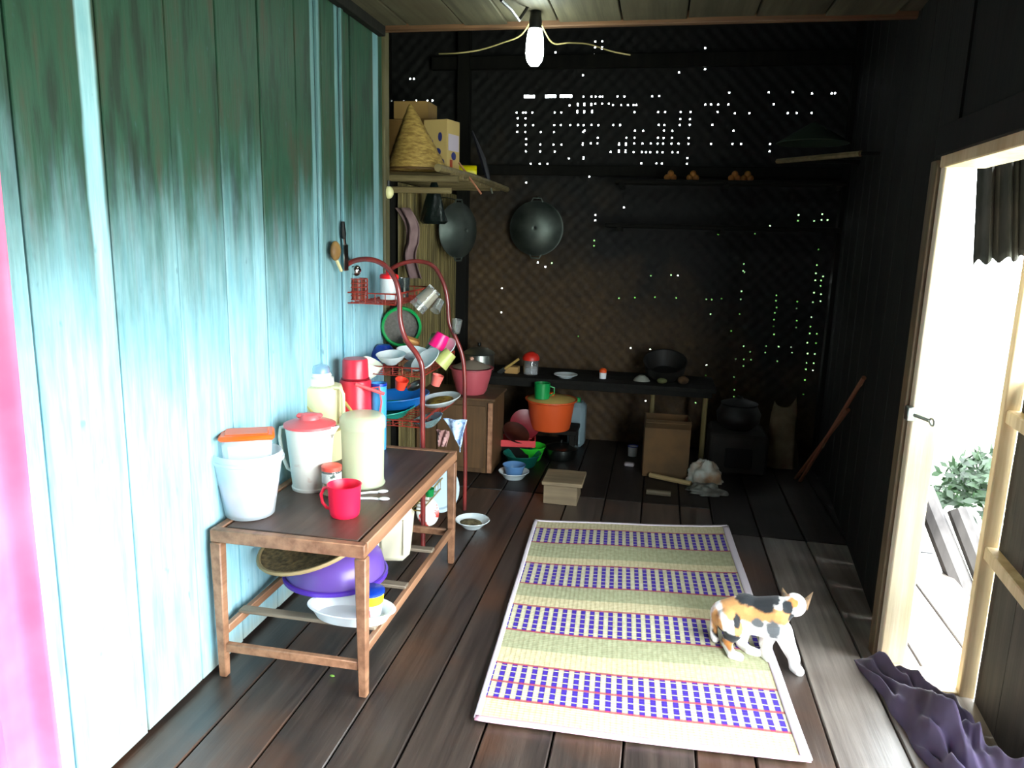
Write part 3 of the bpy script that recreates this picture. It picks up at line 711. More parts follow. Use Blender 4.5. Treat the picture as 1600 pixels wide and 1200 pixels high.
def wire_tray(z, xa, xc, hgt=.05, n=9, name='wire_tray', mm=WIRE):
    mb = MB()
    for zz, rr2 in ((z, .004), (z+hgt, .005)):
        mb.tube([(xa,RY0,zz),(xc,RY0,zz),(xc,RY1,zz),(xa,RY1,zz)], rr2, 6, True)
    for i in range(n+1):
        x = xa+(xc-xa)*i/n; mb.tube([(x,RY0,z+hgt),(x,RY0,z),(x,RY1,z),(x,RY1,z+hgt)], .0022, 5)
    for i in range(13):
        yq = RY0+(RY1-RY0)*i/12; mb.tube([(xa,yq,z+hgt),(xa,yq,z),(xc,yq,z),(xc,yq,z+hgt)], .0022, 5)
    return mb.build(name, mm, rk)
ZA = at(560,474,Y=RY0).z; ZB = at(640,588,Y=RY0).z; ZC = at(655,668,Y=RY0).z; ZD = .20
xA = at(618,474,Y=RY0).x; xF = f1.x
wire_tray(ZA, xb+.01, xA, .05, 6); wire_tray(ZB, xb+.01, xF-.01, .04); wire_tray(ZC, xb+.01, xF-.01, .03)
wire_tray(ZD, xb+.01, xF-.01, .05, 9, 'wire_tray', mat('brassy_wire', lin((140,120,60)), .4))
for yq in (RY0+.1, RY0+.25, RY0+.42): MB().tube([(xb+.01,yq,.1),(xb+.01,yq,ZB)], .007, 6).build('back_bar', RACK, rk)
XM = (xb+xF)/2
def bowl(lab, P, r, h, m_, tilt=0, tz=0, foot=True, cat='bowl', name='bowl', grp=None, flip=False, inner=None):
    o = MB().lathe([(.0001,0),(r*.38,0),(r*.42,.004),(r*.75,h*.45),(r*.95,h*.9),(r,h),(r*.97,h),(r*.7,h*.5),(r*.38,.008),(.0001,.008)], 28).build(name, m_, None, P, rot=(tilt + (PI if flip else 0), tz, 0))
    return tag(o, lab, cat, grp)
def plate(lab, P, r, m_, rot=(0,0,0), grp=None):
    o = MB().lathe([(.0001,0),(r*.55,0),(r*.62,.006),(r,.022),(r*.99,.025),(r*.6,.010),(.0001,.005)], 30).build('plate', m_, None, P, rot=rot)
    return tag(o, lab, 'plate', grp)
# second shelf
def onshelf(u, z, y): p = at(u, 600, Y=y); return Vector((p.x, y, z))
z2 = ZB+.006
bowl('dark blue bowl turned upside down on the middle rack shelf', onshelf(600, z2+.085, 3.72)+Vector((0,0,0)), .085, .075, DBL, flip=True)
bowl('pale blue grey bowl with a red patterned inside on the middle rack shelf', onshelf(612, z2+.03, 3.48), .075, .05, ENM, .15)
bowl('pale bowl stacked behind the red tube bend on the middle rack shelf', onshelf(643, z2+.035, 3.62), .08, .05, ENM, .1, .1)
plate('white plate leaning at the front of the middle rack shelf', onshelf(668, z2+.05, 3.46), .08, ENM, (.5, -.5, 0))
plate('grey white plate leaning right of the red tube on the middle rack shelf', onshelf(690, z2+.06, 3.7), .095, ENM, (.5, -.45, 0))
plate('steel plate resting low under the leaning white plates', onshelf(655, z2+.012, 3.5), .075, STE, (.25, -.25, .4))
cu = tag(MB().lathe([(.0001,0),(.036,0),(.046,.08),(.044,.08),(.034,.005),(.0001,.005)], 24).build('cup', PNK, None, onshelf(692, z2+.155, 3.74), rot=(PI-.2, .45, 0)), 'hot pink plastic cup upturned at the right end of the rack', 'cup')
cu = tag(MB().lathe([(.0001,0),(.034,0),(.045,.085),(.043,.085),(.032,.005),(.0001,.005)], 24).build('cup', mat('ribbed_lime_plastic', lin((170,176,104)), .4), None, onshelf(704, z2+.085, 3.6), rot=(PI-.3, .7, 0)), 'pale lime cup lying below the hot pink cup', 'cup')
gl = tag(MB().lathe([(.0001,0),(.030,0),(.038,.09),(.036,.09),(.028,.005),(.0001,.005)], 22).build('glass', mat('greenish_glass', lin((180,215,190)), .1, trans=.8), None, onshelf(672, z2+.06, 3.80), rot=(.3, .6, 0)), 'greenish drinking glass leaning behind the plates beside the hot pink cup', 'glass')
pk = tag(MB().box((0,0,.03), (.09,.05,.03), None, .008).build('packet', mat('orange_foil_packet', lin((214,160,90)), .5, lin((170,100,50)), 20), None, onshelf(640, z2+.075, 3.8), rot=(.3,.3,.4)), 'crumpled orange packet behind the red tube on the rack', 'packet')
P = at(571, 588, Y=3.40)
cu = thing('cup', 'white cup with a leaf pattern hanging tilted at the left of the rack', 'cup', P, rot=(0,.5,0))
MB().lathe([(.0001,0),(.03,0),(.045,.03),(.052,.085),(.049,.085),(.04,.03),(.0001,.006)], 26).build('body', mat('cream_cup_glaze', lin((236,238,220)), .3, lin((80,110,60)), 26, lo=.66, hi=.7), cu)
P = at(625, 607, Y=3.42)
rp = thing('cup', 'small orange red cup hanging under the middle rack shelf', 'cup', P, rot=(.2,.3,0))
MB().lathe([(.0001,0),(.024,0),(.034,.05),(.032,.05),(.022,.004),(.0001,.004)], 20).build('body', mat('orange_red_plastic', lin((240,70,50)), .4), rp)
P = at(650, 602, Y=3.42)
tag(MB().ball((0,0,0), .045, 10, 1.1, .8, .5).build('ladle_bowl', STE, None, P, rot=(0,-.5,0)), 'steel ladle bowl lying under the middle rack shelf by the red tube', 'ladle')
P = at(680, 602, Y=3.52)
tag(MB().lathe([(.0001,0),(.022,0),(.03,.055),(.028,.055),(.02,.004),(.0001,.004)], 18).build('cup', mat('coral_plastic', lin((226,110,100)), .4), None, P, rot=(0,.3,0)), 'small coral cup right of the bent red tube', 'cup')
# third shelf
z3 = ZC+.006
bs = thing('basin', 'wide blue basin on the lower middle rack shelf', 'basin', onshelf(622, z3+.035, 3.62), rot=(.02,-.08,0))
MB().lathe([(.0001,0),(.11,0),(.15,.05),(.168,.056),(.168,.060),(.148,.056),(.105,.006),(.0001,.006)], 36).build('body', BLU, bs)
bs = thing('basin', 'teal basin lying under the wide blue basin', 'basin', onshelf(603, z3+.0, 3.52), rot=(.05,-.1,0))
MB().lathe([(.0001,0),(.10,0),(.135,.035),(.152,.040),(.152,.044),(.133,.040),(.095,.006),(.0001,.006)], 36).build('body', TEAL, bs)
pd = thing('dish', 'white dish of leftover food on the lower middle rack shelf', 'dish', onshelf(688, z3+.035, 3.72), rot=(.1,-.15,0))
MB().lathe([(.0001,0),(.07,0),(.115,.032),(.113,.035),(.065,.007),(.0001,.007)], 30).build('body', ENM, pd)
MB().ball((0,0,.018), .075, 10, 1, 1, .2).build('food', mat('yellow_food', lin((170,140,50)), .7, lin((90,60,20)), 30, bump=.6), pd)
bowl('clear glass bowl hanging at the edge of the lower middle rack shelf', onshelf(672, z3-.03, 3.5), .08, .045, mat('smoky_glass', lin((150,180,180)), .15, trans=.6), .1, -.25)
P = at(711, 655, Y=3.66)
def rag(u, v):
    wd = .12*(1-v)+.01; return (wd*(u-.5)+.03*v, .012*math.sin(u*9+v*4), -.155*v*(1-.15*math.cos(u*6)))
tag(MB().grid(rag, 14, 14).build('dishcloth', BLC, None, P, thick=.003), 'pale blue checked dishcloth hanging from the rack shelf corner', 'dishcloth')
P = at(692, 672, Y=3.55)
tag(MB().grid(lambda u, v: (.07*(u-.5)*(1-.4*v), .012*math.sin(u*12+v*5), -.085*v), 10, 10).build('dishcloth', mat('brownish_pink_cloth', lin((190,150,146)), .8, lin((140,100,96)), 20), None, P, thick=.003), 'dull pink rag hanging left of the blue checked dishcloth', 'dishcloth')
# bottom shelf
P = at(684, 762, Y=3.70)
stt = tag(MB().lathe([(.0001,0),(.11,0),(.12,.012),(.135,.014),(.134,.017),(.118,.016),(.108,.004),(.0001,.004)], 36).build('steel_tray', mat('bluish_steel', lin((190,210,222)), .5, metal=.5), None, P, rot=(0, math.radians(70), math.radians(-35))), 'round bluish steel tray standing on the bottom rack shelf', 'tray')
P = at(664, 800, Y=3.52)
plate('white plate with red flowers standing on the bottom rack shelf', P, .075, mat('floral_enamel', lin((226,228,222)), .25, lin((200,60,50)), 14, lo=.58, hi=.62), (0, math.radians(68), math.radians(-30)))
P = at(671, 775, Y=3.46)
tag(MB().lathe([(.0001,0),(.02,0),(.026,.04),(.024,.04),(.0001,.005)], 16).build('cup', GRN, None, P), 'small green cup on the bottom rack shelf', 'cup')
# top shelf
z1_ = ZA+.006
P = onshelf(557, z1_, 3.47)
cj = thing('wire_basket', 'red wire cutlery basket in the top rack shelf', 'basket', P)
mb = MB(); rb = .062
for k in range(6):
    zz = .005+.02*k; mb.tube([(rb*math.cos(a), rb*.8*math.sin(a), zz) for a in [2*PI*i/24 for i in range(24)]], .0022, 5, True)
for i in range(18):
    a = 2*PI*i/18; mb.tube([(rb*math.cos(a), rb*.8*math.sin(a), .005), (rb*math.cos(a), rb*.8*math.sin(a), .105)], .0018, 5)
mb.build('wires', WIRE, cj)
MB().lathe([(.0001,.004),(.05,.004),(.052,.10),(.0001,.10)], 22, (0,0,0), None, 1, .8).build('liner', mat('dark_brown_liner', lin((60,34,28)), .5, lin((120,60,40)), 30), cj)
tag(MB().ball((0,0,0), .028, 10).build('ladle_bowl', CHR, None, P+Vector((.008,-.01,.145))), 'shiny steel ladle bowl above the red cutlery basket', 'ladle')
P = onshelf(609, z1_, 3.60)
wj = thing('jar', 'white jar with red knobbed lid on the top rack shelf', 'jar', P)
MB().lathe([(.0001,0),(.045,0),(.047,.01),(.045,.105),(.0001,.105)], 26).build('body', WHT, wj)
MB().lathe([(.0001,.15),(.014,.15),(.018,.14),(.014,.13),(.04,.125),(.047,.12),(.047,.103),(.0001,.105)], 26).build('lid', mat('bright_red_lid', lin((240,30,40)), .35), wj)
P = onshelf(630, z1_, 3.75)
tag(MB().lathe([(.0001,0),(.03,0),(.036,.1),(.034,.1),(.028,.006),(.0001,.006)], 22).build('glass', mat('dark_smoky_glass', lin((90,100,100)), .1, trans=.7), None, P), 'dark clear glass right of the white jar with red lid', 'glass')
# glasses hung on the bend
def tumbler(lab, P, r, h, rot, pr=None):
    t = thing('glass', lab, 'glass', P, rot=rot)
    MB().lathe([(.0001,0),(r*.8,0),(r,h),(r*.95,h),(r*.74,.008),(.0001,.008)], 24).build('body', GLS, t)
    if pr:
        MB().lathe([(r*.84,h*.18),(r*.86,h*.2),(r*.985,h*.8),(r*.97,h*.82)], 20, (0,0,0), None, 1, 1, PI, PI*1.75).build('printed_label', pr, t)
        MB().lathe([(.0001,h*.1),(r*.78,h*.1),(r*.9,h*.7),(.0001,h*.7)], 20).build('lining', mat('beige_lining', lin((200,186,160)), .6, trans=.3), t)
tumbler('clear glass with a red and white label hung tilted on the rack', at(680,452,Y=3.50), .044, .13, (math.radians(180-15), math.radians(42), 0), mat('red_white_print', lin((236,220,214)), .5, lin((220,60,50)), 16, lo=.5, hi=.52))
tumbler('small clear glass hung on the far frame bend of the rack', at(712,520,Y=3.95), .028, .075, (0.1, .15, 0))
tumbler('clear glass tilted between the two frames of the rack', at(688,470,Y=3.80), .028, .07, (2.4,.3,0))
# round green sieve behind
P = at(627, 510, Y=3.86)
sv = thing('sieve', 'round green rimmed sieve with grey mesh standing behind the rack', 'sieve', P, rot=(math.radians(90), 0, math.radians(22)))
rs = px(P, 31)
MB().lathe([(rs*.86,-.035),(rs,-.03),(rs,.03),(rs*.94,.035),(rs*.86,.03),(rs*.86,-.035)], 40).build('rim', GRN, sv)
MB().lathe([(.0001,.0),(rs*.87,.0)], 40).build('mesh', MESHG, sv)
# utensils hung on the aqua wall
P = at(524, 392, X=XL+.03)
ut = thing('wooden_ladle', 'short wooden ladle with a round bowl hanging on the aqua wall', 'ladle', P)
MB().ball((0,0,0), .04, 10, .5, 1, 1.1).build('bowl', mat('worn_wood', lin((150,116,66)), .6, lin((110,80,44)), 8), ut)
MB().tube([(0,0,-.03),(.005,.05,-.09)], .008, 6).build('handle', mat('pale_stick', lin((200,186,140)), .6), ut)
P = at(538, 372, X=XL+.02)
ut = thing('spatula', 'steel spatula with black grip hanging on the aqua wall', 'spatula', P)
MB().tube([(0,-.012,.075),(0,-.008,.02),(0,-.004,-.002)], [.008,.013,.010], 8).build('grip', BLK, ut)
MB().tube([(0,-.004,0),(0,.002,-.03)], .009, 8).build('ferrule', CHR, ut)
MB().box((0,.015,-.09), (.004,.05,.12), None, .001).build('blade', STE, ut)
P = at(604, 300, X=XL+.02)
kb = tag(MB().ball((0,0,0), px(P,8), 10, 1, 1, 1.25).build('lamp_bulb', mat('yellowed_white_glass', lin((220,214,160)), .4), None, P+Vector((.0,.03,0))), 'small yellowish unlit bulb at the end of the aqua wall', 'light bulb')
MB().tube([(0,0,.03),(0,0,.06)], .012, 8).build('socket', BLK, kb)

# ------------------------------------------------------------------ high bamboo shelf and its load
sh = thing('bamboo_shelf', 'high bamboo pole shelf in the kitchen corner', 'shelf', (0,0,0))
zs = 1.885; yf = 4.22
MB().tube([(-2.0,yf,zs-.02),(-1.15,yf,zs-.03)], .02, 8).build('front_pole', POLEW, sh)
MB().tube([at(684,262,Y=4.1), at(740,277,X=-1.2), at(800,299,X=-1.17)], .022, 8).build('side_pole', POLEW, sh)
MB().tube([(-2.0,yf+.03,zs-.09),(-1.2,yf+.03,zs-.09)], .018, 8).build('front_pole', POLEW, sh)
for i in range(9):
    yq = yf+.1+i*.15; MB().tube([(-2.0,yq,zs+.0),(-1.19,yq,zs-.0)], .016, 8).build('cross_pole', POLEW, sh)
MB().tube([(-1.24,4.28,zs-.02),(-1.30,4.3,0)], .018, 8).build('post', POLEW, sh) if False else None
P = Vector((at(652,255,Y=4.36).x, 4.36, zs+.025)); hc = at(641,162,Y=4.36).z-P.z
ch_ = thing('cone_hat', 'pointed woven bamboo steaming cone standing on the high shelf', 'cone basket', P)
rc = px(P, 48)
WCO = mat('woven_bamboo_cone', lin((186,154,84)), .65, lin((140,110,56)), 26, (1,1,3), .8)
ap = Vector((at(641,162,Y=4.36).x-P.x, 0, hc)); vs = []; n_ = 40; K = 14
for k_ in range(K+1):
    t = k_/K; rr2 = rc*(1-t)**.93+.004+.0025*(k_ % 2)
    for i in range(n_):
        a = 2*PI*i/n_; vs.append((ap.x*t+rr2*math.cos(a), rr2*math.sin(a), hc*t))
fs = [(k_*n_+i, k_*n_+(i+1)%n_, (k_+1)*n_+(i+1)%n_, (k_+1)*n_+i) for k_ in range(K) for i in range(n_)] + [tuple(K*n_+i for i in range(n_))]
MB().add(vs, fs, True).build('cone', WCO, ch_, thick=.003)
MB().tube([(rc*math.cos(a), rc*math.sin(a), .004) for a in [2*PI*i/40 for i in range(40)]], .007, 6, True).build('rim', mat('dark_rattan', lin((90,66,36)), .6), ch_)
# printed box
P = at(693, 262, Y=4.72); P.z = zs+.02
hbx = at(693,187,Y=4.72).z-P.z
BOXP = mat('printed_carton', lin((206,176,112)), .7, lin((206,176,112)), 4)
pbx = thing('carton_box', 'printed carton with blue blots and red marks behind the cone', 'box', P+Vector((-.03,.06,0)), -.25)
MB().box((0,0,hbx/2), (.17,.16,hbx), None, .003).build('body', BOXP, pbx)
BLT = mat('blue_print', lin((50,56,120)), .6); RDT = mat('red_print', lin((190,80,50)), .6); WTT = mat('silver_tape', lin((205,190,210)), .3)
for k_, (dx, dz, mm, w_, h_) in enumerate(((.035,.24,BLT,.03,.055),(.02,.15,BLT,.045,.045),(.05,.085,BLT,.035,.045),(-.03,.21,BLT,.03,.035),(-.015,.155,RDT,.025,.04),(-.05,.12,BLT,.03,.03))):
    MB().lathe([(.0001,0),(.5,0)], 14, (dx, -.0815, dz), rotm('X', PI/2), w_, h_).build('print_mark', mm, pbx)
MB().box((.0862,.0,.21), (.002,.13,.10), None).build('tape', WTT, pbx)
MB().lathe([(.0001,0),(.5,0)], 14, (.0875, 0, .13), rotm('Y', PI/2), .05, .06).build('print_mark', BLT, pbx)
MB().box((.0868,-.03,.06), (.002,.03,.09), None).build('print_mark', RDT, pbx)
# brown boxes behind
P = at(651, 190, Y=5.0)
zb = P.z
tag(MB().box((0,0,(zb-zs-.02)/2), (.36,.24,zb-zs-.022), None, .003).build('carton_box', CARD, None, (P.x, 5.0, zs+.02)), 'dark brown carton on the high shelf behind the cone', 'box')
tag(MB().box((0,0,.055), (.235,.2,.11), None, .003).build('carton_box', TAN, None, (P.x+.0, 4.98, zb)), 'small tan carton on top of the dark brown carton', 'box')
P = at(731, 268, Y=5.05); 
yc_ = thing('yellow_tin', 'bright yellow tin lying on the high shelf right of the printed carton', 'tin', (P.x, 5.05, zs+.075), rot=(0, PI/2, .25))
MB().lathe([(.0001,-.06),(.045,-.06),(.047,-.057),(.047,.057),(.045,.06),(.0001,.06)], 26).build('body', YEL, yc_)
um = thing('umbrella', 'folded black umbrella leaning on the high shelf', 'umbrella', (0,0,0))
a = at(738,205,Y=5.3); b = at(766,292,Y=5.3)
MB().tube([a, a*.5+b*.5+Vector((.01,0,0)), b], [.006,.022,.016], 8).build('canopy', mat('black_cloth', lin((30,30,40)), .5), um)
MB().tube([b, b+(b-a)*.12], .006, 6).build('shaft', ALU, um)
tag(MB().tube([at(717,254,Y=4.62), at(752,303,Y=4.62)], .006, 6).build('stick', mat('reddish_stick', lin((170,110,84)), .6)), 'thin reddish stick poking down past the high shelf pole', 'stick')
# black bag
P = at(678, 278, Y=4.55)
bgp = at(678,350,Y=4.55)
hb_ = P.z-bgp.z
bag = thing('plastic_bag', 'black plastic bag hanging from the high shelf', 'bag', P)
def bagf(u, v):
    a = 2*PI*u; r0 = px(P,23)*(.05+.95*v**.8)*(1 if v < .97 else .75); 
    r0 *= 1+.10*math.sin(a*5+v*6)*(1-v*.3)
    return (r0*math.cos(a), r0*.6*math.sin(a), -hb_*v)
MB().grid(bagf, 40, 16).build('body', BAG, bag)
MB().tube([(0,0,-.01),(-.01,0,.03),(0,0,.05),(.01,0,.03),(0,0,-.01)], .004, 5).build('loop', BAG, bag)
# draped cloth in the dark opening
P = at(630, 325, Y=4.30)
def dcl(u, v):
    p = at(617+(22)*u+ (18 if v > .5 else 36*v)*1.0 + 6*math.sin(v*7), 325+110*v, Y=4.30)
    return (p.x, 4.30+.02*math.sin(u*8+v*3), p.z)
tag(MB().grid(dcl, 10, 16).build('hanging_cloth', GREYC, None, thick=.004), 'dusty pink cloth hanging in the dark opening left of the bamboo slats', 'cloth')

# ------------------------------------------------------------------ woks
def wok(lab, P, r, rot, hv):
    t = thing('wok', lab, 'wok', P, rot=rot, group=None)
    MB().lathe([(.0001,r*.40),(r*.12,r*.397),(r*.26,r*.382),(r*.42,r*.345),(r*.58,r*.285),(r*.73,r*.205),(r*.87,r*.105),(r*.96,r*.03),(r,0),(r*1.02,.0),(r*.98,-.004)], 44).build('bowl', WOKM, t, thick=.003)
    for s_ in (1,-1):
        MB().tube([(s_*r*.98,-r*.22,0),(s_*r*1.12,-r*.15,.005),(s_*r*1.12,r*.15,.005),(s_*r*.98,r*.22,0)], .006, 6).build('handle', WOKM, t)
    inv = t.matrix_basis.inverted(); MB().tube([inv @ (P+Vector((0,0,r*1.10))), inv @ (P+Vector((0,0,r*1.2))+hv*.5), inv @ (P+Vector((0,0,r*1.2))+hv)], .004, 6).build('hook', STE, t)
P = at(838, 357, Y=5.60); wok('large grey metal wok hanging bottom outward on the woven back wall', P, px(P,41), (PI/2, PI/2, 0), Vector((0,.10,0)))
P = at(716, 360, X=XK+.13); wok('grey metal wok hanging edge on against the bamboo slat wall', P, .185, (0, PI/2, math.radians(-28)), Vector((-.17,0,0)))

# ------------------------------------------------------------------ back bench shelf and its things
zb = .565
bs_ = thing('back_shelf', 'sooty plank shelf along the woven back wall', 'shelf', (0,0,0))
for i in range(3): MB().box((-.50, 5.22+.16*i, zb-.015), (1.85, .155, .03), None, .003).build('plank', DARKW, bs_)
lg = at(1021,600,Y=5.2)
for x in (-1.3, lg.x, .36): MB().tube([(x,5.2,0),(x,5.2,zb-.03)], .018, 8).build('leg', BAMB, bs_)
MB().box((-.5, 5.16, zb-.045), (1.8, .03, .04), None, .003).build('rail', DARKW, bs_)
def onb(u, y=5.3): p = at(u, 585, Y=y); return Vector((p.x, y, zb))
P = onb(748, 5.28)
kt = thing('cooking_pot', 'round aluminium pot with lid at the left end of the back shelf', 'pot', P)
MB().lathe([(.0001,0),(.10,0),(.112,.01),(.112,.13),(.118,.135),(.108,.136),(.0001,.136)], 34).build('body', ALU, kt)
MB().lathe([(.0001,.185),(.03,.18),(.07,.17),(.105,.15),(.118,.138),(.0001,.137)], 34).build('lid', ALU, kt)
MB().lathe([(.0001,.215),(.014,.213),(.014,.195),(.006,.185),(.0001,.185)], 14).build('lid_knob', BLK, kt)
P = onb(800, 5.3)
cbk = tag(MB().box((0,0,.025), (.10,.08,.05), None, .004).build('wood_block', TAN, None, P), 'small wooden block on the back shelf left of the red lidded jar', 'block')
kn = thing('knife', 'knife with a pale wooden handle propped beside the wooden block', 'knife', P+Vector((-.045,-.05,.035)), rot=(0, math.radians(-38), 0))
MB().tube([(.0,0,0),(.13,0,0)], .009, 8).build('handle', mat('pale_knife_wood', lin((176,146,80)), .6), kn)
MB().box((-.03,0,-.0), (.06,.003,.03), None, .001).build('blade', STE, kn)
P = onb(829, 5.3)
rj = thing('jar', 'clear jar with a domed red lid on the back shelf', 'jar', P)
MB().lathe([(.0001,0),(.05,0),(.055,.01),(.055,.10),(.05,.11),(.047,.108),(.05,.01),(.0001,.008)], 26).build('body', GLS, rj)
MB().lathe([(.0001,.006),(.048,.006),(.048,.05),(.0001,.05)], 20).build('contents', mat('greyish_salt', lin((180,176,180)), .8), rj)
MB().lathe([(.0001,.165),(.02,.163),(.05,.145),(.062,.125),(.062,.105),(.0001,.11)], 26).build('lid', mat('deep_red_lid', lin((190,40,28)), .4), rj)
P = onb(884, 5.25); plate('white rimmed dark plate on the back shelf', P, .085, ENM)
P = onb(942, 5.3)
oj = thing('jar', 'tiny white jar with orange cap on the back shelf', 'jar', P)
MB().lathe([(.0001,0),(.024,0),(.026,.045),(.0001,.045)], 18).build('body', WHT, oj); MB().lathe([(.0001,.075),(.015,.074),(.026,.062),(.026,.044),(.0001,.045)], 18).build('cap', mat('orange_cap', lin((226,84,30)), .4), oj)
bowl('dingy white bowl turned over on the back shelf under the dark pan', onb(1003,5.3)+Vector((0,0,.04)), .06, .038, mat('dingy_enamel', lin((150,152,140)), .4), flip=True)
P = onb(1038, 5.4)
pn = thing('cooking_pot', 'black sooty pot leaning on the back shelf', 'pot', P+Vector((0,0,.035)), rot=(.45,0,0))
MB().lathe([(.0001,0),(.10,.0),(.14,.05),(.15,.12),(.155,.122),(.145,.12),(.1,.01),(.0001,.01)], 30).build('body', SOOTP, pn)
P = onb(1068, 5.26); tag(MB().ball((0,0,.03), .03, 8, 1.3, 1, 1).build('coconut_half', mat('brown_husk', lin((84,60,34)), .9, lin((50,36,20)), 20), None, P), 'brown coconut half on the back shelf beside the sooty pot', 'coconut')
P = onb(1035, 5.24); tag(MB().ball((0,0,.02), .02, 8, 1.8, 1, 1).build('vegetable', mat('greenish_skin', lin((80,84,50)), .8), None, P), 'greenish vegetable on the back shelf in front of the sooty pot', 'vegetable')

# cabinet with pink basin
cb_ = thing('wooden_cabinet', 'small brown wooden cabinet on the floor beyond the dish rack', 'cabinet', (0,0,0))
cl, cr_ = at(650,700,Y=4.62).x, at(769,700,Y=4.62).x
MB().box(((cl+cr_)/2, 4.80, .25), (cr_-cl, .36, .49), None, .004).build('carcass', CABW, cb_)
MB().box(((cl+cr_)/2+.05, 4.612, .25), ((cr_-cl)*.62, .015, .42), None, .003).build('door', CABW, cb_)
MB().box(((cl+cr_)/2, 4.80, .503), (cr_-cl+.03, .39, .016), None, .003).build('top', CABW, cb_)
MB().box((cr_-.015, 4.61, .25), (.03, .02, .47), None, .002).build('stile', TABW, cb_)
P = Vector((at(736,628,Y=4.76).x, 4.76, .512)); rb = px(P, 33)
pkb = thing('basin', 'dull pink plastic basin with a grey lid on the brown cabinet', 'basin', P)
MB().lathe([(.0001,0),(rb*.62,0),(rb*.72,.02),(rb*.93,.13),(rb*.96,.165),(rb*1.05,.17),(rb*1.05,.175),(rb*.92,.172),(rb*.68,.03),(.0001,.01)], 34).build('body', PKB, pkb)
MB().lathe([(.0001,.225),(.02,.222),(rb*.5,.205),(rb*.9,.178),(.0001,.17)], 30).build('lid', mat('dull_grey_lid', lin((130,118,104)), .5), pkb)
MB().ball((0,0,.232), .014, 8).build('lid_knob', mat('pale_knob', lin((200,150,130)), .4), pkb)

# ------------------------------------------------------------------ floor things in the kitchen
stl = thing('low_stool', 'low sooty bench under the orange basin', 'bench', (-.76, 5.24, 0))
MB().box((0,0,.19), (.5,.26,.03), None, .003).build('seat', DARKW, stl)
for sx in (-.22,.22):
    for sy in (-.11,.11): MB().box((sx,sy,.0875), (.04,.04,.175), None, .003).build('leg', DARKW, stl)
P = Vector((at(859,672,Y=5.15).x, 5.17, .205)); rt = px(P, 39)
ob_ = thing('basin', 'orange plastic tub with a yellow domed lid in the kitchen', 'tub', P)
hh = at(857,624,Y=5.17).z-.205
MB().lathe([(.0001,0),(rt*.76,0),(rt*.79,.01),(rt*.92,hh-.03),(rt*.94,hh-.01),(rt*1.04,hh),(rt*1.04,hh+.008),(rt*.92,hh+.004),(rt*.75,.02),(.0001,.012)], 38).build('body', ORB, ob_)
MB().lathe([(.0001,hh+.035),(rt*.3,hh+.032),(rt*.7,hh+.022),(rt*.96,hh+.006),(.0001,hh)], 34).build('lid', YLID, ob_)
MB().lathe([(.0001,hh+.055),(.022,hh+.053),(.026,hh+.045),(.018,hh+.033),(.0001,hh+.03)], 16).build('lid_knob', ORL, ob_)
q = at(855,620,Y=5.30)
gm = thing('mug', 'green plastic mug standing behind the orange tub', 'mug', (q.x, 5.32, zb-.13))
gz = at(855,617,Y=5.30).z
gm.location = (ob_.location.x-.055, 5.085, ob_.location.z+hh+.024)
MB().lathe([(.0001,0),(.052,0),(.056,.11),(.053,.11),(.048,.008),(.0001,.006)], 28).build('body', GRN, gm)
MB().tube([(.05,0,.09),(.085,0,.08),(.085,0,.04),(.05,0,.02)], .006, 8).build('handle', GRN, gm)
P = Vector((at(901,650,Y=5.46).x, 5.50, 0))
jc = thing('jerrycan', 'pale grey blue plastic can standing behind the orange tub', 'jerrycan', P)
MB().box((0,0,.17), (.13,.16,.34), None, .03).build('body', mat('pale_blue_grey_plastic', lin((120,140,145)), .5), jc)
MB().lathe([(.02,.33),(.022,.37),(.0001,.375)], 14).build('cap', GRN, jc)
P = Vector((at(876,712,Z=0).x, 5.0, 0)); q = at(876,716,Z=0); P = Vector((q.x, q.y+.0, 0)); rp = px(P, 25)
sp2 = thing('cooking_pot', 'shiny steel pot with lid on the kitchen floor below the orange tub', 'pot', P)
MB().lathe([(.0001,0),(rp*.85,0),(rp*.97,.02),(rp,.08),(rp*1.08,.084),(.0001,.084)], 32).build('body', STE, sp2)
MB().lathe([(.0001,.115),(rp*.5,.108),(rp*1.02,.086),(.0001,.085)], 32).build('lid', STE, sp2)
MB().lathe([(.0001,.14),(.012,.138),(.008,.118),(.0001,.115)], 12).build('lid_knob', BLK, sp2)
# stacked basins
def stackb(u, v, hw, h, m_, lab, y=None, z=0, name='basin', cat='basin', rot=(0,0,0), sy=1):
    q = at(u, v, Z=z); P = Vector((q.x, q.y+(px(q,hw)*.6), z)); r = px(P, hw)
    t = thing(name, lab, cat, P, rot=rot)
    MB().lathe([(.0001,0),(r*.6,0),(r*.68,.01),(r*.92,h*.9),(r,h),(r,h+.004),(r*.9,h*.92),(r*.6,.012),(.0001,.01)], 34, (0,0,0), None, 1, sy).build('body', m_, t)
    return t
stackb(800, 751, 24, .045, ENM, 'white enamel plate bowl on the floor in front of the basins')
stackb(801, 747, 18, .075, BLE, 'blue enamel bowl sitting in the white bowl on the floor', z=.014)
stackb(812, 733, 30, .09, DGR, 'dark teal basin on the floor behind the blue bowl')
stackb(826, 722, 24, .10, BRG, 'bright green basin behind the dark teal basin')
q = at(820,702,Y=4.98)
bt = thing('low_stool', 'dark wooden block supporting the red tray', 'block', (at(815,690,Y=4.98).x, 5.02, 0))
bt.location.x -= .05
MB().box((0,0,.055), (.22,.16,.11), None, .004).build('block', DARKW, bt)
rt_ = thing('red_tray', 'rectangular red plastic tray propped above the basins', 'tray', (bt.location.x+.02, 5.0, .115), .15)
mb = MB()
mb.box((0,0,.004), (.24,.16,.008), None); mb.box((0,-.08,.025), (.25,.01,.045), None, .003); mb.box((0,.08,.025), (.25,.01,.045), None, .003)
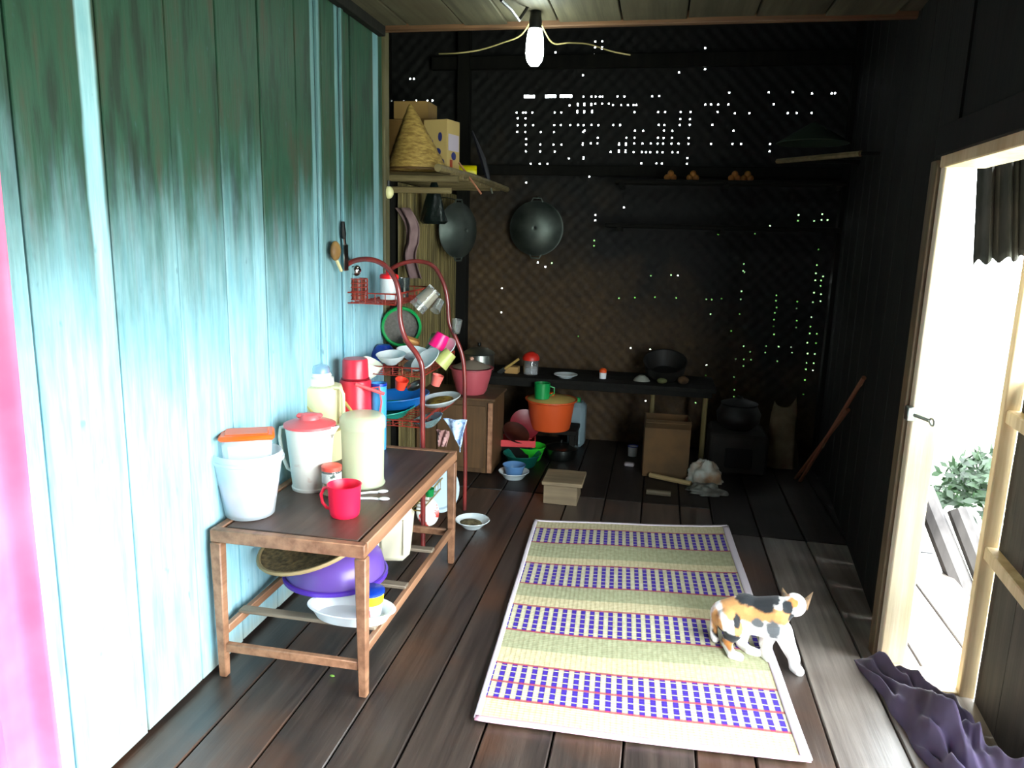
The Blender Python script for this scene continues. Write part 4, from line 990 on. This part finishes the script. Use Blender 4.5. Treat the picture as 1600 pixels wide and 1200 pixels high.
mb.box((-.12,0,.025), (.01,.16,.045), None, .003); mb.box((.12,0,.025), (.01,.16,.045), None, .003); mb.build('body', mat('faded_red_plastic', lin((206,66,70)), .4), rt_)
P = Vector((rt_.location.x-.02, 4.99, .185))
plate('steel pot lid leaning in the red tray', P, .10, STE, (.4, .5, 0))
P = Vector((rt_.location.x+.03, 5.09, .235)); plate('dark red plastic plate leaning in the red tray', P, .11, mat('dark_red_plastic', lin((110,26,36)), .4), (.9, .5, 0))
# wooden stool
q0, q1 = at(848,787,Z=0), at(902,787,Z=0)
st_ = thing('wooden_stool', 'small low wooden box stool on the floor beyond the mat', 'stool', ((q0.x+q1.x)/2, q0.y+.12, 0))
wdt = q1.x-q0.x; 
STW = wood('stool_wood', lin((110,96,74)), lin((140,122,94)), .65, 'X')
MB().box((0,-.10,.06), (wdt,.02,.12), None, .002).build('front_board', STW, st_); MB().box((0,.10,.06), (wdt,.02,.12), None, .002).build('back_board', STW, st_)
for sx in (-1,1): MB().box((sx*(wdt/2-.01),0,.06), (.02,.18,.12), None, .002).build('side_board', STW, st_)
MB().box((.01,0,.13), (wdt+.04,.26,.022), None, .003).build('seat', STW, st_)
# plate with scraps
q = at(733, 831, Z=0); P = Vector((q.x, q.y+.07, 0)); r = px(P, 27)
ps = thing('scrap_bowl', 'white enamel bowl of food scraps on the floor beside the rack foot', 'bowl', P)
MB().lathe([(.0001,0),(r*.5,0),(r*.55,.006),(r*.9,.035),(r,.042),(r*.98,.045),(r*.86,.036),(r*.5,.01),(.0001,.01)], 34).build('body', ENM, ps)
MB().ball((-.01,0,.022), r*.6, 10, 1.1, .9, .28).build('scraps', FOOD, ps)
tag(MB().ball((0,0,.005), .006, 6, 1.6, .7, .8).build('leaf_scrap', mat('green_scrap', lin((110,150,60)), .7), None, at(519,1058,Z=0)), 'tiny green leaf scrap on the floor in front of the table', 'leaf')

# carton, rag, hearth, sack, poles
c0, c1 = at(1003,743,Z=0), at(1072,748,Z=0)
cbx = thing('carton_box', 'brown cardboard carton standing open on the kitchen floor at the back', 'box', ((c0.x+c1.x)/2, (c0.y+c1.y)/2+.10, 0), .05)
wd = (c1-c0).length; hcb = at(1005,655,Y=c0.y).z
for c_, d_ in (((0,-.10,hcb/2),(wd,.008,hcb)),((0,.10,hcb/2),(wd,.008,hcb)),((-wd/2,0,hcb/2),(.008,.2,hcb)),((wd/2,0,hcb/2),(.008,.2,hcb)),((0,0,.006),(wd,.2,.008))):
    MB().box(c_, d_).build('panel', mat('stained_cardboard', lin((92,68,38)), .85, lin((70,54,32)), 5), cbx)
MB().box((0,-.13,hcb-.03), (wd,.006,.09), Matrix.Rotation(.9,3,'X')).build('flap', MATS['stained_cardboard'], cbx)
def crumple(name, label, cat, c, sx, sy, sz, m_, seed, parts=None, n=40, amp=.4):
    mb = MB(); 
    def fn(u, v):
        a = 2*PI*u; ph = PI*.5*v
        d = Vector((math.cos(a)*math.cos(ph), math.sin(a)*math.cos(ph), math.sin(ph)))
        k = 1+amp*(noise.noise(d*2.2+Vector((seed,0,0)))+.5*abs(noise.noise(d*5+Vector((0,seed,0)))))
        return (d.x*sx*k, d.y*sy*k, max(0, d.z*sz*k+.002))
    o = mb.grid(fn, n, n//2).build(name, m_, None, c, sharp=False); return tag(o, label, cat)
P = at(1085, 748, Z=0)
crumple('rag', 'crumpled dingy white rag on the floor right of the cardboard carton', 'rag', (P.x+.06, P.y-.05, 0), .11, .08, .13, RAGW, 5, amp=.3)
P = at(1105, 770, Z=0)
crumple('rag', 'flattened grey rag on the floor in front of the white rag', 'rag', (P.x, P.y, 0), .11, .08, .05, mat('dirty_grey_cloth', lin((110,112,104)), .9, lin((70,70,64)), 9), 8)
hx = thing('clay_hearth', 'sooty clay cooking hearth on the floor against the back wall', 'hearth', (at(1150,740,Z=0).x, 5.25, 0))
MB().box((0,0,.14), (.38,.4,.28), None, .02).build('body', CLAY, hx)
MB().box((0,-.20,.12), (.18,.02,.14), None, .01).build('fire_mouth', mat('black_soot', lin((6,6,6)), .95), hx)
kpt = thing('cooking_pot', 'round black pot standing on the clay hearth', 'pot', (hx.location.x, 5.25, .28))
MB().lathe([(.0001,0),(.08,0),(.14,.05),(.15,.11),(.12,.17),(.125,.18),(.0001,.185)], 30).build('body', SOOTP, kpt)
MB().lathe([(.0001,.235),(.02,.23),(.02,.215),(.06,.205),(.125,.183),(.0001,.18)], 30).build('lid', SOOTP, kpt)
P = at(1207, 715, Z=0)
sk = thing('sack', 'brownish cloth sack with two upright corners near the right kitchen wall', 'sack', (P.x+.02, min(P.y, 5.4), 0))
def sackf(u, v):
    a = 2*PI*u; rr2 = .13*(1-.45*v)*(1+.12*noise.noise(Vector((math.cos(a)*2, math.sin(a)*2, v*3))))
    sq = 1-.75*max(0, v-.55)/.45
    z = .42*v + (.07*(abs(math.cos(a))**3)*(1.2 if math.cos(a) > 0 else .6))*max(0, v-.6)/.4
    return (rr2*math.cos(a), rr2*math.sin(a)*sq*.8, z)
MB().grid(sackf, 36, 18).build('body', SACK, sk)
for k_, (lab, a, b) in enumerate((('long thin wooden pole leaning against the dark right wall', (1250,752), (1350,590)), ('second thin pole leaning just left of the longer pole', (1243,748), (1325,640)))):
    p0 = at(*a, Z=0); p1 = at(*b, X=1.02+.0)
    p1 = at(*b, X=1.04)
    tag(MB().tube([p0, (p0+p1)/2, p1], .012, 7).build('pole', mat('brown_pole', lin((120,76,54)), .7)), lab, 'pole')
P0 = at(1015,742,Z=.02); P1 = at(1080,756,Z=.02)
tag(MB().tube([P0, (P0+P1)/2, P1], .016, 7).build('firewood', mat('pale_firewood', lin((150,130,90)), .8)), 'pale stick of firewood on the floor in front of the carton', 'firewood')
P0 = at(1010,768,Z=.02); P1 = at(1048,772,Z=.02)
tag(MB().tube([P0, (P0+P1)/2, P1], .016, 7).build('firewood', mat('dark_firewood', lin((84,76,60)), .8)), 'dark stick of firewood lying nearer than the pale one', 'firewood')
P = at(992, 694, Y=5.0)
en = thing('cup', 'small blue rimmed white enamel cup left of the carton', 'cup', (P.x, 4.98, at(992,697,Y=4.98).z))
en.location = (at(988,712,Z=0).x, at(988,712,Z=0).y, 0)
MB().lathe([(.0001,0),(.032,0),(.036,.07),(.034,.07),(.03,.005),(.0001,.005)], 22).build('body', ENM, en)
MB().lathe([(.0345,.07),(.0385,.07),(.0385,.076),(.0345,.076),(.0345,.07)], 22).build('rim', DBL, en)
tag(MB().box((0,0,.012), (.07,.05,.024), None, .008).build('soap_bar', mat('grey_soap', lin((140,132,136)), .5), None, at(983,728,Z=0)), 'grey bar of soap on the floor in front of the enamel cup', 'soap')

# right shelves high on the kitchen wall
hs_ = thing('pole_shelf', 'sooty rack of poles high on the woven back wall', 'shelf', (0,0,0))
z4 = at(1085,283,Y=5.45).z
for yq in (5.35, 5.45, 5.55): MB().tube([(-.35,yq,z4-.012),(1.15,yq,z4-.012)], .014, 7).build('pole', DARKW, hs_)
for x in (-.3, .4, 1.1): MB().box((x,5.48,z4-.04), (.03,.3,.03)).build('bracket', DARKW, hs_)
pl2 = thing('pole_shelf', 'lower sooty pole shelf below the onion shelf on the back wall', 'shelf', (0,0,0))
z5 = at(1085,352,Y=5.45).z
for yq in (5.38, 5.48, 5.58): MB().tube([(-.4,yq,z5-.012),(1.15,yq,z5-.012)], .016, 7).build('pole', DARKW, pl2)
for x in (-.3, .4, 1.1): MB().box((x,5.5,z5-.04), (.03,.26,.03)).build('bracket', DARKW, pl2)
for k_, (u, v, lab) in enumerate(((1048,272,'brown onion bundle on the high pole shelf, leftmost'), (1083,276,'brown onion bundle on the high pole shelf, second from left'), (1150,258,'brown onion bundle on the high pole shelf, third from left'), (1169,270,'small brown onion bundle on the high pole shelf, rightmost'))):
    p = at(u, v, Y=5.40); t = thing('onion_bundle', lab, 'onions', (p.x, 5.42, z4+.002), group='onion bundles on the pole shelf')
    for j_, (dx, dz) in enumerate(((-.022,.018),(.020,.018),(0,.045))):
        MB().ball((dx,0,dz), .022, 8).build('onion', ONION, t)
P = at(1280, 245, X=1.02)
ht_ = thing('cone_hat', 'dark greenish conical hat resting on the poles near the right wall', 'hat', (P.x-.18, 4.9, P.z))
MB().lathe([(.0001,.12),(.03,.105),(.2,.0),(.205,-.004)], 34).build('body', mat('dark_green_straw', lin((44,58,44)), .8), ht_, thick=.003)
bm_ = thing('wall_pole', 'dark pole carried level along the upper right kitchen wall', 'pole', (0,0,0))
MB().tube([at(1215,252,Y=5.1), at(1345,240,Y=4.4)], .016, 7).build('pole', POLEW, bm_)
MB().tube([(at(1215,252,Y=5.1).x,5.1,at(1215,252,Y=5.1).z),(1.18,5.1,at(1215,252,Y=5.1).z)], .012, 6).build('peg', DARKW, bm_)
q = at(1345,240,Y=4.4); MB().tube([q,(1.12,4.4,q.z)], .012, 6).build('peg', DARKW, bm_)

# ------------------------------------------------------------------ curtain
yE = at(30,800,X=-1.38).y+.02
def cur(u, v):
    yq = .72+(yE-.72)*u; z = .04+2.1*v
    amp = .022*(1.1-v*.4)
    return (-1.395+amp*math.sin(u*26+.6*math.sin(v*3)) + .01*math.sin(u*57+v*2), yq + .012*math.sin(v*5+u*3) + (.02*(1-v) if u > .9 else 0), z)
ct = thing('curtain', 'pink cloth curtain hanging at the near end of the aqua wall', 'curtain', (0,0,0))
co = MB().grid(cur, 110, 24).build('cloth', PINKC, ct, thick=.002)
MB().tube([(-1.395,.68,2.15),(-1.395,yE+.03,2.15)], .008, 8).build('rod', ALU, ct)
for yq in (.70, yE+.01): MB().box((-1.43,yq,2.15), (.06,.02,.02)).build('bracket', ALU, ct)

# ------------------------------------------------------------------ cloth heap by the doorway
def heap(u, v):
    # u along the spine, v across
    a = Vector((.86,2.81)); b = Vector((1.02,1.92)); s_ = a.lerp(b, u) + Vector((.02*math.sin(u*PI), 0))
    wdt = .045+.042*math.sin(min(1, u*1.5)*PI/2)
    ac = Vector((-(b-a).y, (b-a).x)).normalized()*-1
    c_ = (v-.5)*2
    wob = .03*noise.noise(Vector((u*6, 3, 0)))
    p = s_ + ac*(c_*wdt + wob)
    env = math.sqrt(max(0, 1-c_*c_))*min(1, u*9+.15)*min(1, (1-u)*6+.3)
    h = .05+.09*min(1, u*1.6)
    f = h*(1+.35*math.sin(c_*6+u*11+2*noise.noise(Vector((u*5,v*3,1))))+.15*noise.noise(Vector((u*14, v*7, 2)))+.22*math.sin(c_*13+u*7+4*noise.noise(Vector((u*4, v*2, 5))))-.3*abs(noise.noise(Vector((u*8-v*4, v*3, 9)))))
    return (p.x, p.y, max(.001, env*f))
hp = MB().grid(heap, 130, 46).build('cloth_heap', RAGP, None, sharp=False)
tag(hp, 'dark purple brown cloth heaped along the doorway sill', 'cloth')

# ------------------------------------------------------------------ cat
hp1 = at(1241,1050,Z=.0); hp2 = at(1197,1030,Z=.012); hh1 = at(1150,1030,Z=.012); hh2 = at(1178,1022,Z=.012)
ca = thing('cat', 'calico cat with white legs standing on the edge of the mat, head turned away', 'cat', (hh1.x, hh1.y, 0))
O = ca.location.copy()
def cpt(u, v, y): p = at(u, v, Y=y); return p - O
yc = 2.78
rump = cpt(1132,958,yc+.02); mid = cpt(1165,952,yc+.01); bel = cpt(1180,958,yc); shd = cpt(1213,955,yc-.03); neck = cpt(1232,948,yc-.03); head = cpt(1241,945,yc-.01)
sc = px((.45,2.75,.15), 1)                                # metres per pixel there
blobs = []
def chain(pts, radii, n=8):
    for i in range(len(pts)-1):
        for k in range(n):
            t = k/n; blobs.append((Vector(pts[i]).lerp(Vector(pts[i+1]), t), radii[i]*(1-t)+radii[i+1]*t))
    blobs.append((Vector(pts[-1]), radii[-1]))
chain([rump+Vector((0,0,-.005)), mid, bel, shd], [23*sc, 25*sc, 25*sc, 24*sc])
chain([cpt(1137,972,yc+.01), cpt(1175,972,yc), cpt(1212,978,yc-.02)], [18*sc, 20*sc, 21*sc])
chain([shd, neck], [21*sc, 16*sc], 5)
blobs.append((head, 18.5*sc))
mz = head + Vector((.022, .030, -.012)); chain([head+Vector((.01,.015,-.005)), mz], [13*sc, 7*sc], 4)
def foot(P): return P - O
f1 = foot(hp1); f2 = foot(hp2); b1 = foot(hh1); b2 = foot(hh2)
# front legs
chain([cpt(1222,985,yc-.03), cpt(1232,1010,yc-.06), f1+Vector((-.004,.012,.05)), f1+Vector((0,.008,.018))], [16*sc, 12*sc, 9.5*sc, 8*sc])
chain([f1+Vector((0,.008,.015)), f1+Vector((.014,-.012,.012))], [8.5*sc, 8*sc], 4)
chain([cpt(1203,985,yc+.01), cpt(1196,1005,yc-.0), f2+Vector((0,.012,.05)), f2+Vector((0,.008,.018))], [15*sc, 11*sc, 9*sc, 8*sc])
chain([f2+Vector((0,.008,.014)), f2+Vector((.008,-.012,.011))], [8.5*sc, 7.5*sc], 4)
# hind legs: hip, knee, hock, paw
def hind(hip, knee, hock, paw):
    chain([hip, knee, hock, paw+Vector((-.004,.004,.012))], [18*sc, 13.5*sc, 8*sc, 7*sc]); chain([paw+Vector((-.004,.004,.012)), paw+Vector((.024,-.006,.010))], [7.5*sc, 7*sc], 5)
hind(cpt(1137,968,yc-.03), cpt(1146,988,yc-.05), cpt(1134,1003,yc-.03), b1+Vector((-.012,.005,0)))
hind(cpt(1145,970,yc+.04), cpt(1158,990,yc+.0), cpt(1158,1006,yc+.0), b2+Vector((-.015,.0,0)))
# tail, hanging
chain(smooth([cpt(1122,950,yc+.03), cpt(1116,968,yc+.03), cpt(1115,990,yc+.02), cpt(1119,1000,yc-.0)], 3), [8*sc]*1+[6.5*sc]*8+[4.5*sc], 3)
mb = MB()
for c_, r_ in blobs: mb.ball(c_, r_, 7)
body = mb.build('body_source', WHT, ca, sharp=False)
md = body.modifiers.new('r', 'REMESH'); md.mode = 'VOXEL'; md.voxel_size = .0042; md.use_smooth_shade = True
md = body.modifiers.new('s', 'SMOOTH'); md.factor = .6; md.iterations = 5
dg = bpy.context.evaluated_depsgraph_get(); bpy.context.view_layer.update()
me = bpy.data.meshes.new_from_object(body.evaluated_get(bpy.context.evaluated_depsgraph_get()))
bpy.data.objects.remove(body)
me.name = 'body'; bo = bpy.data.objects.new('body', me); C.objects.link(bo); bo.parent = ca
WHc = lin((244,242,238)); OR = lin((206,150,92)); OR2 = lin((186,120,60)); BK = lin((34,38,42)); GY = lin((96,100,104))
patches = [((1150,930),(26,9),BK),((1185,936),(24,12),BK),((1205,930),(12,8),BK),((1168,934),(24,11),BK),
  ((1234,957),(6,8),BK),((1228,941),(9,9),BK),((1150,964),(6,10),BK),((1205,974),(11,17),GY),((1182,966),(9,9),GY),((1147,989),(11,9),BK),((1134,984),(14,8),BK),
  ((1140,945),(13,17),OR),((1165,952),(28,14),OR),((1200,950),(26,14),OR),((1222,954),(12,15),OR),((1236,937),(10,6),OR2),((1120,975),(8,24),OR),((1136,996),(8,6),OR2),((1152,975),(8,10),OR),((1122,993),(9,8),BK)]
ims = []
RT = R.transposed()
def toim(p):
    q = RT @ (p - Vector((0,0,H))); return 800+F*q.x/q.z, 600+F*q.y/q.z
# patches are fixed on the coat: each is a ball around a point of the side of the cat
pt3 = []
for (u, v), (a, b), c_ in patches:
    P = cpt(u, v, yc-.02); pt3.append((P, a*sc, b*sc, c_))
ax_x = (at(1200,950,Y=yc)-at(1150,950,Y=yc)).normalized(); ax_z = Vector((0,0,1))
ca_l = me.color_attributes.new('coat', 'FLOAT_COLOR', 'POINT')
for i, vtx in enumerate(me.vertices):
    p = vtx.co; c_ = WHc
    wob = noise.noise(p*60)*.35 + noise.noise(p*160)*.15; c_ = Vector(WHc)
    for P, a, b, cc_ in reversed(pt3):
        d = p-P; e = math.sqrt((d.dot(ax_x)/a)**2+(d.z/b)**2)
        t = min(1, max(0, (1.12+wob*.5-e)/.28)); c_ = c_.lerp(Vector(cc_), t)
    k = 1+.08*noise.noise(p*150)
    ca_l.data[i].color = (c_[0]*k, c_[1]*k, c_[2]*k, 1)
cm = G('cat_fur', .85); at_ = cm.N('ShaderNodeAttribute', attribute_name='coat'); cm.col(at_.outputs['Color'])
tcn = cm.N('ShaderNodeTexCoord'); cm.bump(cm.noise(tcn.outputs['Object'], 220, (1,1,1), 2), .3, .002)
cm.b.inputs['Sheen Weight'].default_value = .15
me.materials.clear(); me.materials.append(cm.M)
for p in me.polygons: p.use_smooth = True
EARM = mat('ear_fur', lin((150,118,84)), .85, lin((80,70,60)), 40)
for tipx, tipy, bx_, by_, s_ in ((1222,917,1228,938,-1),(1271,924,1255,947,1)):
    tip = cpt(tipx, tipy, yc-.01+ (0 if s_ < 0 else .01)); bb_ = cpt(bx_, by_, yc-.01+(0 if s_ < 0 else .01))
    d = (tip-bb_); e = d.cross(Vector((0,1,0))).normalized()
    mb = MB(); w_ = 9*sc
    vs = [bb_-e*w_-d*.1, bb_+Vector((0,-w_*.8,0)), bb_+e*w_-d*.1, bb_+Vector((0,w_*.6,0)), tip]
    mb.add(vs, [(0,1,4),(1,2,4),(2,3,4),(3,0,4)], True); mb.build('ear', EARM, ca, sharp=False)
EYE = mat('cat_eye', lin((60,60,20)), .1); NOS = mat('cat_nose', lin((220,140,140)), .5)
fd = (mz-head).normalized(); sd = fd.cross(Vector((0,0,1))).normalized()
for s_ in (-1,1): MB().ball(head+fd*.040+sd*s_*.015+Vector((0,0,.010)), .006, 8).build('eye', EYE, ca)
MB().ball(mz+fd*.016+Vector((0,0,.004)), .005, 8).build('nose', NOS, ca)
